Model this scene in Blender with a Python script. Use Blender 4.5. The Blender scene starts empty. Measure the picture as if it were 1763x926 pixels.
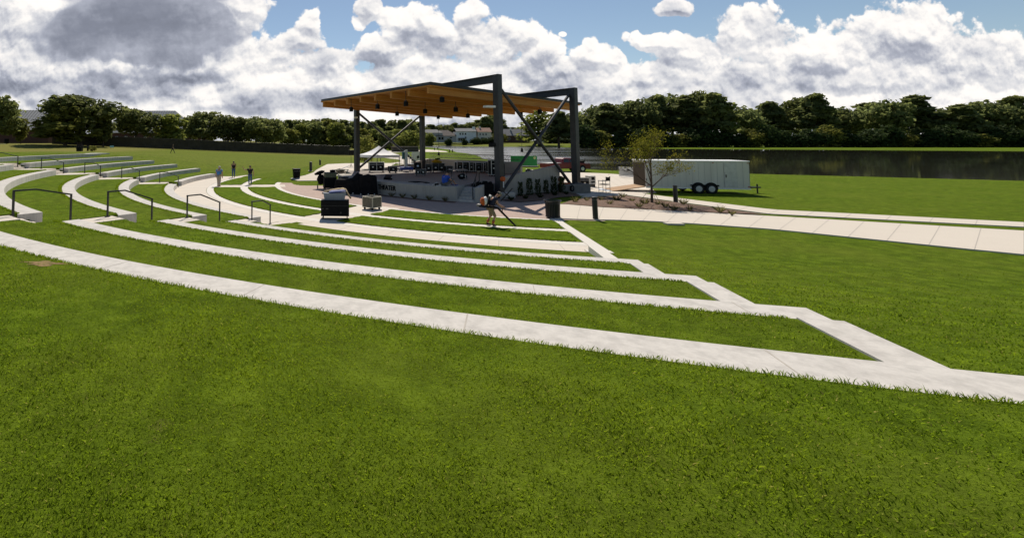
import bpy, bmesh, math, random
import numpy as np
from mathutils import Vector, Matrix
random.seed(11); RNG = np.random.default_rng(11)
sc = bpy.context.scene
COL = sc.collection
R = math.radians
# ------------------------------------------------------------------ camera (solved from the concentric seating)
F, CX, HOR, PITCH, EYE = 800.4, 551.3, 243.0, R(3.5), 4.0
CY = HOR - F * math.tan(PITCH)
CCX, CCY = 17.215, 44.332          # centre of the seating circles

def at(px, py, z=0.0):
    dx = (px - CX) / F; dy = -(py - CY) / F
    fy = math.cos(PITCH) - dy * math.sin(PITCH); fz = math.sin(PITCH) + dy * math.cos(PITCH)
    t = (EYE - z) / (-fz)
    return Vector((t * dx, t * fy, z))

def atY(px, py, Y):
    dx = (px - CX) / F; dy = -(py - CY) / F
    fy = math.cos(PITCH) - dy * math.sin(PITCH); fz = math.sin(PITCH) + dy * math.cos(PITCH)
    t = Y / fy
    return Vector((t * dx, Y, EYE + t * fz))

def pol(r, deg, z=0.0):
    return Vector((CCX + r * math.cos(R(deg)), CCY + r * math.sin(R(deg)), z))

cam_d = bpy.data.cameras.new('camera'); cam = bpy.data.objects.new('camera', cam_d); COL.objects.link(cam)
cam.location = (0, 0, EYE); cam.rotation_euler = (R(90) + PITCH, 0, 0)
cam_d.sensor_width = 36; cam_d.sensor_fit = 'HORIZONTAL'; cam_d.lens = 36 * F / 1763
cam_d.shift_x = (881.5 - CX) / 1763; cam_d.shift_y = -(463 - CY) / 1763
cam_d.clip_start = 0.05; cam_d.clip_end = 6000
sc.camera = cam
sc.view_settings.view_transform = 'Standard'; sc.view_settings.look = 'None'
sc.view_settings.exposure = 0.0; sc.view_settings.gamma = 1.0; sc.view_settings.use_curve_mapping = False

# ------------------------------------------------------------------ materials
MATS = {}
def nd(nt, typ, **kw):
    n = nt.nodes.new(typ)
    for k, v in kw.items(): setattr(n, k, v)
    return n

def mat(name, col, rough=0.6, metal=0.0, var=0.12, scale=6.0, bump=0.0, bscale=40.0, spec=0.4, col2=None, stretch=None, sss=0.0, coat=0.0):
    """principled material whose colour wanders a little with two octaves of noise"""
    if name in MATS: return MATS[name]
    m = bpy.data.materials.new(name); m.use_nodes = True; nt = m.node_tree
    b = nt.nodes['Principled BSDF']; L = nt.links.new
    b.inputs['Roughness'].default_value = rough; b.inputs['Metallic'].default_value = metal
    b.inputs['Specular IOR Level'].default_value = spec
    if coat: b.inputs['Coat Weight'].default_value = coat
    tc = nd(nt, 'ShaderNodeTexCoord'); mp = nd(nt, 'ShaderNodeMapping')
    if stretch: mp.inputs['Scale'].default_value = stretch
    L(tc.outputs['Object'], mp.inputs['Vector'])
    n = nd(nt, 'ShaderNodeTexNoise'); n.inputs['Scale'].default_value = scale; n.inputs['Detail'].default_value = 5; n.inputs['Roughness'].default_value = 0.62
    L(mp.outputs[0], n.inputs['Vector'])
    r = nd(nt, 'ShaderNodeValToRGB')
    c = np.array(col[:3]); c2 = np.array(col2[:3]) if col2 is not None else c * (1 + var); c1 = c if col2 is not None else c * (1 - var)
    r.color_ramp.elements[0].position = 0.3; r.color_ramp.elements[1].position = 0.7
    r.color_ramp.elements[0].color = (*c1, 1); r.color_ramp.elements[1].color = (*np.minimum(c2, 1), 1)
    L(n.outputs['Fac'], r.inputs['Fac']); L(r.outputs['Color'], b.inputs['Base Color'])
    if bump:
        n2 = nd(nt, 'ShaderNodeTexNoise'); n2.inputs['Scale'].default_value = bscale; n2.inputs['Detail'].default_value = 4
        L(tc.outputs['Object'], n2.inputs['Vector'])
        bp = nd(nt, 'ShaderNodeBump'); bp.inputs['Strength'].default_value = bump; bp.inputs['Distance'].default_value = 0.02
        L(n2.outputs['Fac'], bp.inputs['Height']); L(bp.outputs[0], b.inputs['Normal'])
    MATS[name] = m
    return m

def ramp(nt, fac, stops):
    r = nd(nt, 'ShaderNodeValToRGB'); e = r.color_ramp.elements
    while len(e) < len(stops): e.new(0.5)
    for k, (p, c) in enumerate(stops):
        e[k].position = p; e[k].color = (*c, 1) if len(c) == 3 else c
    nt.links.new(fac, r.inputs['Fac']); return r.outputs['Color']

def mixc(nt, fac, a, b, mode='MIX'):
    m = nd(nt, 'ShaderNodeMix', data_type='RGBA', blend_type=mode)
    for s, v in ((0, fac), (6, a), (7, b)):
        if hasattr(v, 'links') or hasattr(v, 'is_linked'): nt.links.new(v, m.inputs[s])
        else: m.inputs[s].default_value = v if s == 0 else (*v, 1)
    return m.outputs[2]

def noise(nt, vec, scale, detail=4, rough=0.6, out='Fac', **kw):
    n = nd(nt, 'ShaderNodeTexNoise'); n.inputs['Scale'].default_value = scale; n.inputs['Detail'].default_value = detail
    n.inputs['Roughness'].default_value = rough
    for k, v in kw.items(): n.inputs[k].default_value = v
    if vec is not None: nt.links.new(vec, n.inputs['Vector'])
    return n.outputs[out]

def basic(name):
    m = bpy.data.materials.new(name); m.use_nodes = True; nt = m.node_tree
    tc = nd(nt, 'ShaderNodeTexCoord'); MATS[name] = m
    return m, nt, nt.nodes['Principled BSDF'], tc.outputs['Object']

def concrete(name, base, streak=0.0, joint=None):
    m, nt, b, oc = basic(name); L = nt.links.new
    big = noise(nt, oc, 0.55, 5, 0.65); fine = noise(nt, oc, 22, 4, 0.7)
    c = np.array(base)
    colr = ramp(nt, big, [(0.25, c * 0.96), (0.5, c), (0.78, np.minimum(c * 1.03, 1))])
    colr = mixc(nt, 0.35, colr, ramp(nt, fine, [(0.3, c * 0.8), (0.7, np.minimum(c * 1.12, 1))]))
    st = noise(nt, oc, 1.3, 6, 0.7)
    colr = mixc(nt, ramp(nt, st, [(0.62, (0, 0, 0)), (0.8, (.18, .18, .18))]), colr, c * np.array((.72, .66, .58)))
    if streak:
        mp = nd(nt, 'ShaderNodeMapping'); mp.inputs['Scale'].default_value = (2.2, 2.2, 0.25); L(oc, mp.inputs['Vector'])
        s = noise(nt, mp.outputs[0], 2.0, 4, 0.65)
        colr = mixc(nt, ramp(nt, s, [(0.42, (0, 0, 0)), (0.7, (streak,) * 3)]), colr, c * 0.55)
    L(colr, b.inputs['Base Color']); b.inputs['Roughness'].default_value = 0.88; b.inputs['Specular IOR Level'].default_value = 0.25
    bp = nd(nt, 'ShaderNodeBump'); bp.inputs['Strength'].default_value = 0.25; bp.inputs['Distance'].default_value = 0.01
    L(fine, bp.inputs['Height']); L(bp.outputs[0], b.inputs['Normal'])
    return m

M_WALL = concrete('wall_concrete', (.56, .53, .49), 0.55)
M_JOINT = mat('paving_joint', (.41, .375, .33), .95)
M_PAVE = concrete('pavement_concrete', (.585, .525, .45))
M_RING = concrete('ring_concrete', (.62, .585, .53))
M_STAGE = concrete('stage_concrete', (.43, .40, .355), 0.4)

def turf_mat(name, a, b_, c_, far=False):
    """grass: blade-scale noise, clump mottling, worn patches"""
    m, nt, b, oc = basic(name); L = nt.links.new
    mp = nd(nt, 'ShaderNodeMapping'); mp.inputs['Scale'].default_value = (1, 1, 0.3); L(oc, mp.inputs['Vector']); v = mp.outputs[0]
    n1 = noise(nt, v, 0.30, 6, 0.68); n2 = noise(nt, v, 2.2, 6, 0.72); n3 = noise(nt, v, 30 if not far else 9, 5, 0.75)
    c1 = ramp(nt, n3, [(0.36, np.array(a) * .5), (0.5, a), (0.64, b_)])
    c2 = ramp(nt, n2, [(0.38, np.array(a) * .5), (0.5, a), (0.62, np.array(b_) * 1.1)])
    cc = mixc(nt, 0.55, c1, c2)
    cc = mixc(nt, ramp(nt, n1, [(0.42, (0, 0, 0)), (0.72, (.55, .55, .55))]), cc, c_)
    n4 = noise(nt, v, 0.9, 6, 0.7)
    cc = mixc(nt, ramp(nt, n4, [(0.69, (0, 0, 0)), (0.8, (.7, .7, .7))]), cc, (.16, .125, .05))
    at_ = nd(nt, 'ShaderNodeAttribute'); at_.attribute_name = 'dry'
    cc = mixc(nt, at_.outputs['Fac'], cc, mixc(nt, n2, (.17, .16, .04), (.24, .20, .08)))
    L(cc, b.inputs['Base Color']); b.inputs['Roughness'].default_value = 0.9; b.inputs['Specular IOR Level'].default_value = 0.02
    bp = nd(nt, 'ShaderNodeBump'); bp.inputs['Strength'].default_value = 0.7; bp.inputs['Distance'].default_value = 0.06
    hs = nd(nt, 'ShaderNodeMath', operation='ADD'); L(n3, hs.inputs[0]); L(n2, hs.inputs[1])
    L(hs.outputs[0], bp.inputs['Height']); L(bp.outputs[0], b.inputs['Normal'])
    return m
M_TURF = turf_mat('turf', (.074, .126, .006), (.130, .200, .011), (.120, .156, .013))
M_GROUND = turf_mat('lawn_ground', (.078, .126, .008), (.136, .200, .014), (.136, .164, .020))

def leaf_mat(name, dark, light, trans=0.25):
    m = bpy.data.materials.new(name); m.use_nodes = True; nt = m.node_tree; L = nt.links.new
    b = nt.nodes['Principled BSDF']; out = nt.nodes['Material Output']
    g = nd(nt, 'ShaderNodeNewGeometry'); oi = nd(nt, 'ShaderNodeObjectInfo'); tc = nd(nt, 'ShaderNodeTexCoord')
    c = ramp(nt, g.outputs['Random Per Island'], [(0.0, dark), (0.6, (np.array(dark) + np.array(light)) / 2), (1.0, light)])
    if name == 'grass_blades': c = mixc(nt, ramp(nt, g.outputs['Random Per Island'], [(.95, (0, 0, 0)), (.97, (.7, .7, .7))]), c, (.34, .27, .10))
    n = noise(nt, tc.outputs['Object'], 0.35, 5 if name == 'grass_blades' else 3, 0.6)
    c = mixc(nt, ramp(nt, n, [(0.35, (0, 0, 0)), (0.7, (.5, .5, .5))]), c, np.array(light) * np.array((1.15, 1.0, .7)))
    hs = nd(nt, 'ShaderNodeHueSaturation'); L(c, hs.inputs['Color'])
    mr = nd(nt, 'ShaderNodeMapRange'); mr.inputs['To Min'].default_value = 0.75; mr.inputs['To Max'].default_value = 1.25
    L(oi.outputs['Random'], mr.inputs['Value']); L(mr.outputs[0], hs.inputs['Value'])
    L(hs.outputs[0], b.inputs['Base Color']); b.inputs['Roughness'].default_value = 0.75; b.inputs['Specular IOR Level'].default_value = 0.06
    t = nd(nt, 'ShaderNodeBsdfTranslucent'); L(hs.outputs[0], t.inputs['Color'])
    mx = nd(nt, 'ShaderNodeMixShader'); mx.inputs[0].default_value = trans
    L(b.outputs[0], mx.inputs[1]); L(t.outputs[0], mx.inputs[2]); L(mx.outputs[0], out.inputs['Surface'])
    MATS[name] = m; return m
M_OAK = leaf_mat('oak_leaves', (.095, .122, .044), (.235, .268, .100), .6)
M_PINE = leaf_mat('pine_needles', (.082, .112, .046), (.205, .240, .090), 0.6)
M_LIGHTLEAF = leaf_mat('light_leaves', (.11, .145, .032), (.25, .28, .075), 0.6)
M_OLIVE = leaf_mat('olive_leaves', (.098, .112, .026), (.22, .23, .06), 0.55)
M_YELLOW = leaf_mat('yellowing_leaves', (.10, .13, .016), (.29, .265, .035), 0.45)
M_SHRUB = leaf_mat('shrub_leaves', (.020, .040, .016), (.055, .085, .026), 0.35)
M_GRASSBLADE = leaf_mat('grass_blades', (.095, .158, .008), (.215, .310, .020), 0.6)
M_ORNGRASS = leaf_mat('ornamental_grass', (.10, .115, .035), (.26, .24, .10), 0.45)
M_BARK = mat('bark', (.085, .062, .045), 0.9, var=0.35, scale=9, bump=0.6, bscale=25)
M_STEEL = mat('painted_steel', (.036, .036, .040), 0.42, 0.0, var=0.25, scale=3, bump=0.08, bscale=60)
M_BLACK = mat('black_plastic', (.007, .007, .0075), 0.6, var=0.3, scale=8, spec=.12)
M_BLACKMETAL = mat('black_metal', (.018, .019, .022), 0.38, var=0.25, scale=9, bump=.05)
M_RAIL = mat('rail_paint', (.022, .023, .026), 0.4, var=0.25, scale=14)
M_CLOTH_BLACK = mat('black_cloth', (.010, .010, .011), 0.9, var=0.4, scale=5, bump=0.3, bscale=30, spec=.1)
M_ALU = mat('aluminium', (.55, .56, .57), 0.35, 0.85, var=0.1, scale=12)
M_CASE_EDGE = mat('case_edge', (.62, .60, .56), 0.4, 0.4, var=0.12, scale=15)
M_GREYCASE = mat('grey_case_panel', (.13, .115, .085), 0.7, var=0.3, scale=8, bump=.2, bscale=60)
M_WHITE = mat('white_paint', (.74, .74, .72), 0.45, var=0.06, scale=3)
M_DIRTYWHITE = mat('dirty_white', (.55, .54, .51), 0.55, var=0.16, scale=3)
M_TENT = mat('tent_fabric', (.80, .80, .82), 0.8, var=0.05, scale=2)
M_GREYPLASTIC = mat('grey_plastic', (.20, .235, .30), 0.45, var=0.1, scale=5)
M_BLUEPLASTIC = mat('blue_plastic', (.012, .05, .28), 0.4, var=0.15, scale=5)
M_BLUE = mat('blue_shirt', (.012, .075, .40), 0.85, var=0.25, scale=7, bump=.3, bscale=18)
M_TEALBLUE = mat('steel_blue_shirt', (.06, .21, .46), 0.85, var=0.2, scale=7, bump=.3, bscale=18)
M_NAVY = mat('navy_shirt', (.014, .018, .04), 0.85, var=0.3, scale=7, bump=.3, bscale=18)
M_BLACKSHIRT = mat('black_shirt', (.012, .012, .014), 0.88, var=0.3, scale=7, bump=.3, bscale=18)
M_JEANS = mat('denim', (.045, .085, .19), 0.9, var=0.3, scale=12, bump=.3, bscale=40)
M_KHAKI = mat('khaki', (.42, .36, .28), 0.9, var=0.15, scale=9, bump=.3, bscale=20)
M_PLAID = mat('tan_shorts', (.25, .19, .12), 0.9, var=0.45, scale=26, bump=.3)
M_SKIN = mat('skin', (.42, .22, .14), 0.55, var=0.12, scale=18)
M_ORANGE = mat('orange_cloth', (.55, .10, .015), 0.7, var=0.2, scale=8)
M_RED = mat('red_car_paint', (.13, .008, .009), 0.4, var=0.1, scale=2, coat=0.1)
M_GREEN = mat('green_panel', (.01, .24, .055), 0.5, var=0.1, scale=2)
M_GLASS = mat('dark_glass', (.012, .014, .016), 0.08, var=0.1, spec=0.6)
M_TYRE = mat('tyre_rubber', (.014, .014, .014), 0.85, var=0.2, scale=12)
M_HAIR_DARK = mat('dark_hair', (.015, .011, .009), 0.7, var=0.4, scale=40)
M_HAIR_GREY = mat('grey_hair', (.42, .38, .34), 0.75, var=0.3, scale=40)
M_CAP = mat('grey_cap', (.17, .155, .13), 0.85, var=0.25, scale=14)
M_TAN = mat('tan_blanket', (.40, .31, .19), 0.9, var=0.2, scale=9, bump=.4, bscale=26)
M_PLYWOOD = mat('plywood', (.36, .22, .12), 0.8, var=0.2, scale=3, stretch=(1, 6, 1), bump=.1)
M_YELLOWPAINT = mat('yellow_paint', (.50, .28, .015), 0.5, var=0.15, scale=6)
M_ROOFMETAL = mat('roof_metal', (.50, .475, .45), 0.6, 0.0, var=0.12, scale=1.5)
M_SHINGLE = mat('grey_shingles', (.17, .17, .175), 0.9, var=0.25, scale=1.2, bump=.3, bscale=4)
M_SHINGLE_BROWN = mat('brown_shingles', (.15, .125, .11), 0.9, var=0.25, scale=1.2, bump=.3, bscale=4)
M_SHINGLE_PINK = mat('terracotta_shingles', (.34, .20, .15), 0.9, var=0.2, scale=1.2, bump=.3, bscale=4)
M_SIDING = mat('white_siding', (.85, .85, .82), 0.7, var=0.07, scale=.5)
M_SIDING_GREY = mat('grey_siding', (.46, .44, .42), 0.75, var=0.1, scale=.5)
M_SIDING_CREAM = mat('cream_siding', (.80, .73, .63), 0.75, var=0.08, scale=.5)
M_BROWNBRICK = mat('brown_brick', (.095, .052, .042), 0.9, var=0.3, scale=2, bump=.2)
M_MULCH = mat('bark_mulch', (.075, .040, .027), 0.95, scale=14, bump=1.0, bscale=30, col2=(.215, .13, .088))
M_FENCEMESH = mat('fence_screen', (.042, .035, .024), 0.9, var=0.3, scale=.8)
M_SIGNBLUE = mat('pale_blue_sign', (.20, .42, .50), 0.6, var=0.1)

def wood_mat():
    m, nt, b, oc = basic('glulam_wood'); L = nt.links.new
    mp = nd(nt, 'ShaderNodeMapping'); mp.inputs['Scale'].default_value = (.35, 5, 5); L(oc, mp.inputs['Vector'])
    n1 = noise(nt, mp.outputs[0], 1.6, 6, 0.65); n2 = noise(nt, oc, .8, 4, .6)
    c = ramp(nt, n1, [(0.25, (.35, .135, .028)), (0.55, (.54, .235, .058)), (0.8, (.65, .32, .09))])
    c = mixc(nt, ramp(nt, n2, [(.4, (0, 0, 0)), (.75, (.4, .4, .4))]), c, (.40, .17, .05))
    L(c, b.inputs['Base Color']); b.inputs['Roughness'].default_value = .6; b.inputs['Specular IOR Level'].default_value = .2
    return m
M_WOOD = wood_mat()

def brick_mat(name, c1, c2, mortar, scale, w=.5, h=.25, polar=False):
    m, nt, b, oc = basic(name); L = nt.links.new
    br = nd(nt, 'ShaderNodeTexBrick'); br.inputs['Scale'].default_value = scale
    br.inputs['Color1'].default_value = (*c1, 1); br.inputs['Color2'].default_value = (*c2, 1); br.inputs['Mortar'].default_value = (*mortar, 1)
    br.inputs['Mortar Size'].default_value = .02; br.inputs['Brick Width'].default_value = w; br.inputs['Row Height'].default_value = h
    if polar:
        L(oc, br.inputs['Vector'])
    else:
        sp = nd(nt, 'ShaderNodeSeparateXYZ'); cb = nd(nt, 'ShaderNodeCombineXYZ'); L(oc, sp.inputs[0])
        ad = nd(nt, 'ShaderNodeMath', operation='ADD'); L(sp.outputs[0], ad.inputs[0]); L(sp.outputs[1], ad.inputs[1])
        L(ad.outputs[0], cb.inputs[0]); L(sp.outputs[2], cb.inputs[1]); L(cb.outputs[0], br.inputs['Vector'])
    n = noise(nt, oc, .7, 5, .65)
    c = mixc(nt, ramp(nt, n, [(.4, (0, 0, 0)), (.75, (.4, .4, .4))]), br.outputs['Color'], np.array(c1) * .7)
    L(c, b.inputs['Base Color']); b.inputs['Roughness'].default_value = .85; b.inputs['Specular IOR Level'].default_value = .2
    return m
M_PAVER = brick_mat('brick_pavers', (.47, .34, .28), (.36, .27, .24), (.30, .25, .22), 2.4, polar=True)
M_DECK = brick_mat('deck_pavers', (.30, .265, .24), (.26, .235, .22), (.20, .18, .17), 1.2, polar=True)
M_REDBRICK = brick_mat('red_brick', (.105, .045, .032), (.085, .036, .028), (.10, .08, .07), 3.0)

def water_mat():
    m, nt, b, oc = basic('lake_water'); L = nt.links.new
    b.inputs['Base Color'].default_value = (.030, .030, .022, 1); b.inputs['Roughness'].default_value = .06
    b.inputs['IOR'].default_value = 1.33; b.inputs['Specular IOR Level'].default_value = .5
    mp = nd(nt, 'ShaderNodeMapping'); mp.inputs['Scale'].default_value = (.35, 1.0, 1); L(oc, mp.inputs['Vector'])
    n1 = noise(nt, mp.outputs[0], .7, 2, .5); n2 = noise(nt, mp.outputs[0], .045, 3, .5)
    bp = nd(nt, 'ShaderNodeBump'); bp.inputs['Distance'].default_value = .03
    L(ramp(nt, n2, [(.4, (.03,) * 3), (.62, (.22,) * 3)]), bp.inputs['Strength'])
    L(n1, bp.inputs['Height']); L(bp.outputs[0], b.inputs['Normal'])
    dt = nd(nt, 'ShaderNodeVectorMath', operation='DOT_PRODUCT'); dt.inputs[1].default_value = (.88, -.475, 0); L(oc, dt.inputs[0])   # wind on the western arm of the lake
    mr = nd(nt, 'ShaderNodeMapRange'); mr.inputs['From Min'].default_value = 14; mr.inputs['From Max'].default_value = -10; mr.inputs['To Min'].default_value = .16; mr.inputs['To Max'].default_value = 1.0; L(dt.outputs['Value'], mr.inputs['Value'])
    ml = nd(nt, 'ShaderNodeMath', operation='MULTIPLY'); L(mr.outputs[0], ml.inputs[0]); L(ramp(nt, n2, [(.36, (.12,) * 3), (.55, (.30,) * 3)]), ml.inputs[1])
    L(ml.outputs[0], b.inputs['Roughness'])
    return m
M_WATER = water_mat()

# ------------------------------------------------------------------ mesh helpers
def Rz(a): return Matrix.Rotation(a, 3, 'Z')

class MB:
    """collects shapes; build() links them as ONE mesh object"""
    def __init__(s): s.v = []; s.f = []; s.mi = []; s.m = 0
    def add(s, vs, fs):
        o = len(s.v); s.v += [tuple(p) for p in vs]; s.f += [tuple(i + o for i in f) for f in fs]; s.mi += [s.m] * len(fs); return s
    def box(s, c, d, rot=0.0, M=None):
        x, y, z = [k / 2 for k in d]; M = M or Rz(rot); c = Vector(c)
        vs = [c + M @ Vector(p) for p in ((-x, -y, -z), (x, -y, -z), (x, y, -z), (-x, y, -z), (-x, -y, z), (x, -y, z), (x, y, z), (-x, y, z))]
        return s.add(vs, ((0, 3, 2, 1), (4, 5, 6, 7), (0, 1, 5, 4), (1, 2, 6, 5), (2, 3, 7, 6), (3, 0, 4, 7)))
    def bar(s, a, b, w, h=None):
        """rectangular bar between two points"""
        a, b = Vector(a), Vector(b); h = h or w; d = (b - a); L = d.length
        q = d.to_track_quat('Y', 'Z').to_matrix()
        return s.box((a + b) / 2, (w, L, h), M=q)
    def cyl(s, a, b, r0, r1=None, n=10, cap=True):
        a, b = Vector(a), Vector(b); r1 = r0 if r1 is None else r1
        q = (b - a).to_track_quat('Z', 'Y').to_matrix(); vs = []
        for p, r in ((a, r0), (b, r1)):
            for k in range(n):
                t = 2 * math.pi * k / n; vs.append(p + q @ Vector((r * math.cos(t), r * math.sin(t), 0)))
        fs = [(k, (k + 1) % n, n + (k + 1) % n, n + k) for k in range(n)]
        if cap: fs += [tuple(range(n))[::-1], tuple(range(n, 2 * n))]
        return s.add(vs, fs)
    def tube(s, pts, r, n=8):
        for a, b in zip(pts[:-1], pts[1:]): s.cyl(a, b, r, r, n)
        return s
    def lathe(s, prof, n=16, c=(0, 0, 0)):
        c = Vector(c); vs = []
        for r, z in prof:
            for k in range(n):
                t = 2 * math.pi * k / n; vs.append(c + Vector((r * math.cos(t), r * math.sin(t), z)))
        fs = [(i * n + k, i * n + (k + 1) % n, (i + 1) * n + (k + 1) % n, (i + 1) * n + k) for i in range(len(prof) - 1) for k in range(n)]
        fs += [tuple(range(n))[::-1], tuple(range((len(prof) - 1) * n, len(prof) * n))]
        return s.add(vs, fs)
    def prism(s, poly, z0, z1):
        """poly of xy (or xyz: z added) extruded from z0 to z1"""
        n = len(poly); g = lambda p, z: (p[0], p[1], z + (p[2] if len(p) > 2 else 0))
        vs = [g(p, z0) for p in poly] + [g(p, z1) for p in poly]
        a = sum(poly[k][0] * poly[(k + 1) % n][1] - poly[(k + 1) % n][0] * poly[k][1] for k in range(n))
        lo, hi = tuple(range(n))[::-1], tuple(range(n, 2 * n))
        fs = [(k, (k + 1) % n, n + (k + 1) % n, n + k) for k in range(n)]
        if a < 0: lo, hi = lo[::-1], hi[::-1]; fs = [f[::-1] for f in fs]
        return s.add(vs, [lo, hi] + fs)
    def grid(s, rows):
        """rows of points -> quad sheet"""
        n = len(rows[0]); vs = [p for r in rows for p in r]
        return s.add(vs, [(i * n + k, i * n + k + 1, (i + 1) * n + k + 1, (i + 1) * n + k) for i in range(len(rows) - 1) for k in range(n - 1)])
    def blob(s, c, d, seed=0, amp=0.12, n=12, M=None):
        """lumpy ellipsoid"""
        c = Vector(c); vs = []; rr = random.Random(seed); ph = [rr.uniform(0, 6.28) for _ in range(6)]
        m = n // 2
        for i in range(m + 1):
            t = math.pi * i / m
            for k in range(n):
                p = 2 * math.pi * k / n
                q = 1 + amp * (math.sin(3 * p + ph[0] + 2 * t) + math.sin(2 * t * 2 + ph[1] + p) + .6 * math.sin(5 * p + ph[2] - 3 * t)) / 2
                w = Vector((math.sin(t) * math.cos(p) * d[0] / 2, math.sin(t) * math.sin(p) * d[1] / 2, math.cos(t) * d[2] / 2)) * q
                vs.append(c + (M @ w if M else w))
        return s.add(vs, [(i * n + k, (i + 1) * n + k, (i + 1) * n + (k + 1) % n, i * n + (k + 1) % n) for i in range(m) for k in range(n)])
    def ring(s, r0, r1, t0, t1, z0, z1, step=1.0, r0b=None):
        """annular slab about the seating centre (world coordinates)"""
        n = max(2, int(abs(t1 - t0) / step) + 1); ts = [t0 + (t1 - t0) * k / (n - 1) for k in range(n)]
        vs = []
        for t in ts: vs += [pol(r0, t, z0), pol(r1, t, z0), pol(r1, t, z1), pol(r0, t, z1)]
        fs = []
        for k in range(n - 1):
            a, b = 4 * k, 4 * k + 4
            fs += [(a + 3, a + 2, b + 2, b + 3), (a, b, b + 1, a + 1), (a, a + 3, b + 3, b), (a + 1, b + 1, b + 2, a + 2)]
        fs += [(0, 1, 2, 3), (4 * n - 4, 4 * n - 1, 4 * n - 2, 4 * n - 3)]
        return s.add(vs, fs)
    def build(s, name, material=None, parent=None, smooth=False, bevel=0.0, mats=None, loc=None):
        me = bpy.data.meshes.new(name); me.from_pydata(s.v, [], s.f)
        for m in (mats or [material]): me.materials.append(m)
        if mats: me.polygons.foreach_set('material_index', s.mi)
        if smooth: me.polygons.foreach_set('use_smooth', [True] * len(me.polygons))
        me.update()
        bm = bmesh.new(); bm.from_mesh(me); bmesh.ops.recalc_face_normals(bm, faces=bm.faces); bm.to_mesh(me); bm.free()
        o = bpy.data.objects.new(name, me); COL.objects.link(o)
        if parent: o.parent = parent
        if loc: o.location = loc
        if bevel:
            b = o.modifiers.new('bevel', 'BEVEL'); b.width = bevel; b.segments = 2; b.limit_method = 'ANGLE'; b.angle_limit = R(40)
        return o

def tag(o, label, cat, group=None):
    o['label'] = label; o['category'] = cat
    if group: o['group'] = group
    return o
def struct(o): o['kind'] = 'structure'; return o
def thing(name, label, cat, loc=(0, 0, 0), rz=0.0, group=None):
    o = bpy.data.objects.new(name, None); COL.objects.link(o); o.empty_display_size = .2
    o.location = loc; o.rotation_euler = (0, 0, rz)
    return tag(o, label, cat, group)
def copy_tree(o, parent=None):
    c = o.copy(); COL.objects.link(c)
    if parent: c.parent = parent
    for ch in [k for k in bpy.data.objects if k.parent == o]: copy_tree(ch, c)
    return c
SKY_STR, CLOUD_STR, EXPO = .065, .74, 0.5
# ------------------------------------------------------------------ heights of the bowl and the land round it
RA = [29.68, 32.70, 35.83, 39.06, 42.20, 47.09]; HA = [.402, .837, 1.262, 1.657, 2.116, 2.438]      # left-hand seat walls
RC = [31.88, 35.09, 38.33, 41.45]; HC = [.62, 1.05, 1.46, 1.887]                                   # right-hand seat walls
WALL_W = .72
def prof(r, RR, HH, r0, drop=.40, top=.045):
    """lawn between the walls: level with each wall's back edge, a step lower at the next wall's foot"""
    xs, ys = [0, r0], [-.04, -.04]
    prev = .03
    for rk, hk in zip(RR, HH):
        foot = min(max(hk - drop, 0), prev + .12) if hk > .45 else .0
        xs += [rk + .34, rk + .36]; ys += [foot, hk - .01]
        xs += [rk + WALL_W - .02, rk + WALL_W]; ys += [hk - .01, hk + top]; prev = hk + top
    return np.interp(r, xs, ys), prev
def sdf_poly(X, Y, P):
    """signed distance to a polygon (negative inside)"""
    P = np.array(P); d = np.full(X.shape, 1e9); ins = np.zeros(X.shape, bool)
    for (ax, ay), (bx, by) in zip(P, np.roll(P, -1, 0)):
        ex, ey = bx - ax, by - ay; wx, wy = X - ax, Y - ay
        t = np.clip((wx * ex + wy * ey) / (ex * ex + ey * ey + 1e-9), 0, 1)
        d = np.minimum(d, np.hypot(wx - ex * t, wy - ey * t))
        c = ((ay <= Y) & (by > Y)) | ((by <= Y) & (ay > Y))
        with np.errstate(divide='ignore', invalid='ignore'):
            xi = ax + (Y - ay) / (by - ay) * ex
        ins ^= c & (X < xi)
    return np.where(ins, -d, d)
WZ = -.35
LAKE = [tuple(at(px, py, WZ)[:2]) for px, py in [(726, 250.6), (760, 251.4), (800, 252.4), (850, 252.9), (920, 253.4), (1000, 254.6), (1100, 255.6), (1200, 256.2), (1400, 257.5), (1763, 260), (2300, 265),
        (2300, 330), (1763, 315), (1400, 305), (1200, 300), (1100, 299), (1075, 298), (1015, 293.5), (985, 290.5), (940, 286), (890, 281.5), (850, 277.5), (832, 273.5), (822, 268), (806, 264.6), (786, 262.3), (772, 257.6), (752, 255.6), (733, 253.6)]]
def sm(a, b, x): t = np.clip((x - a) / (b - a), 0, 1); return t * t * (3 - 2 * t)
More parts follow.
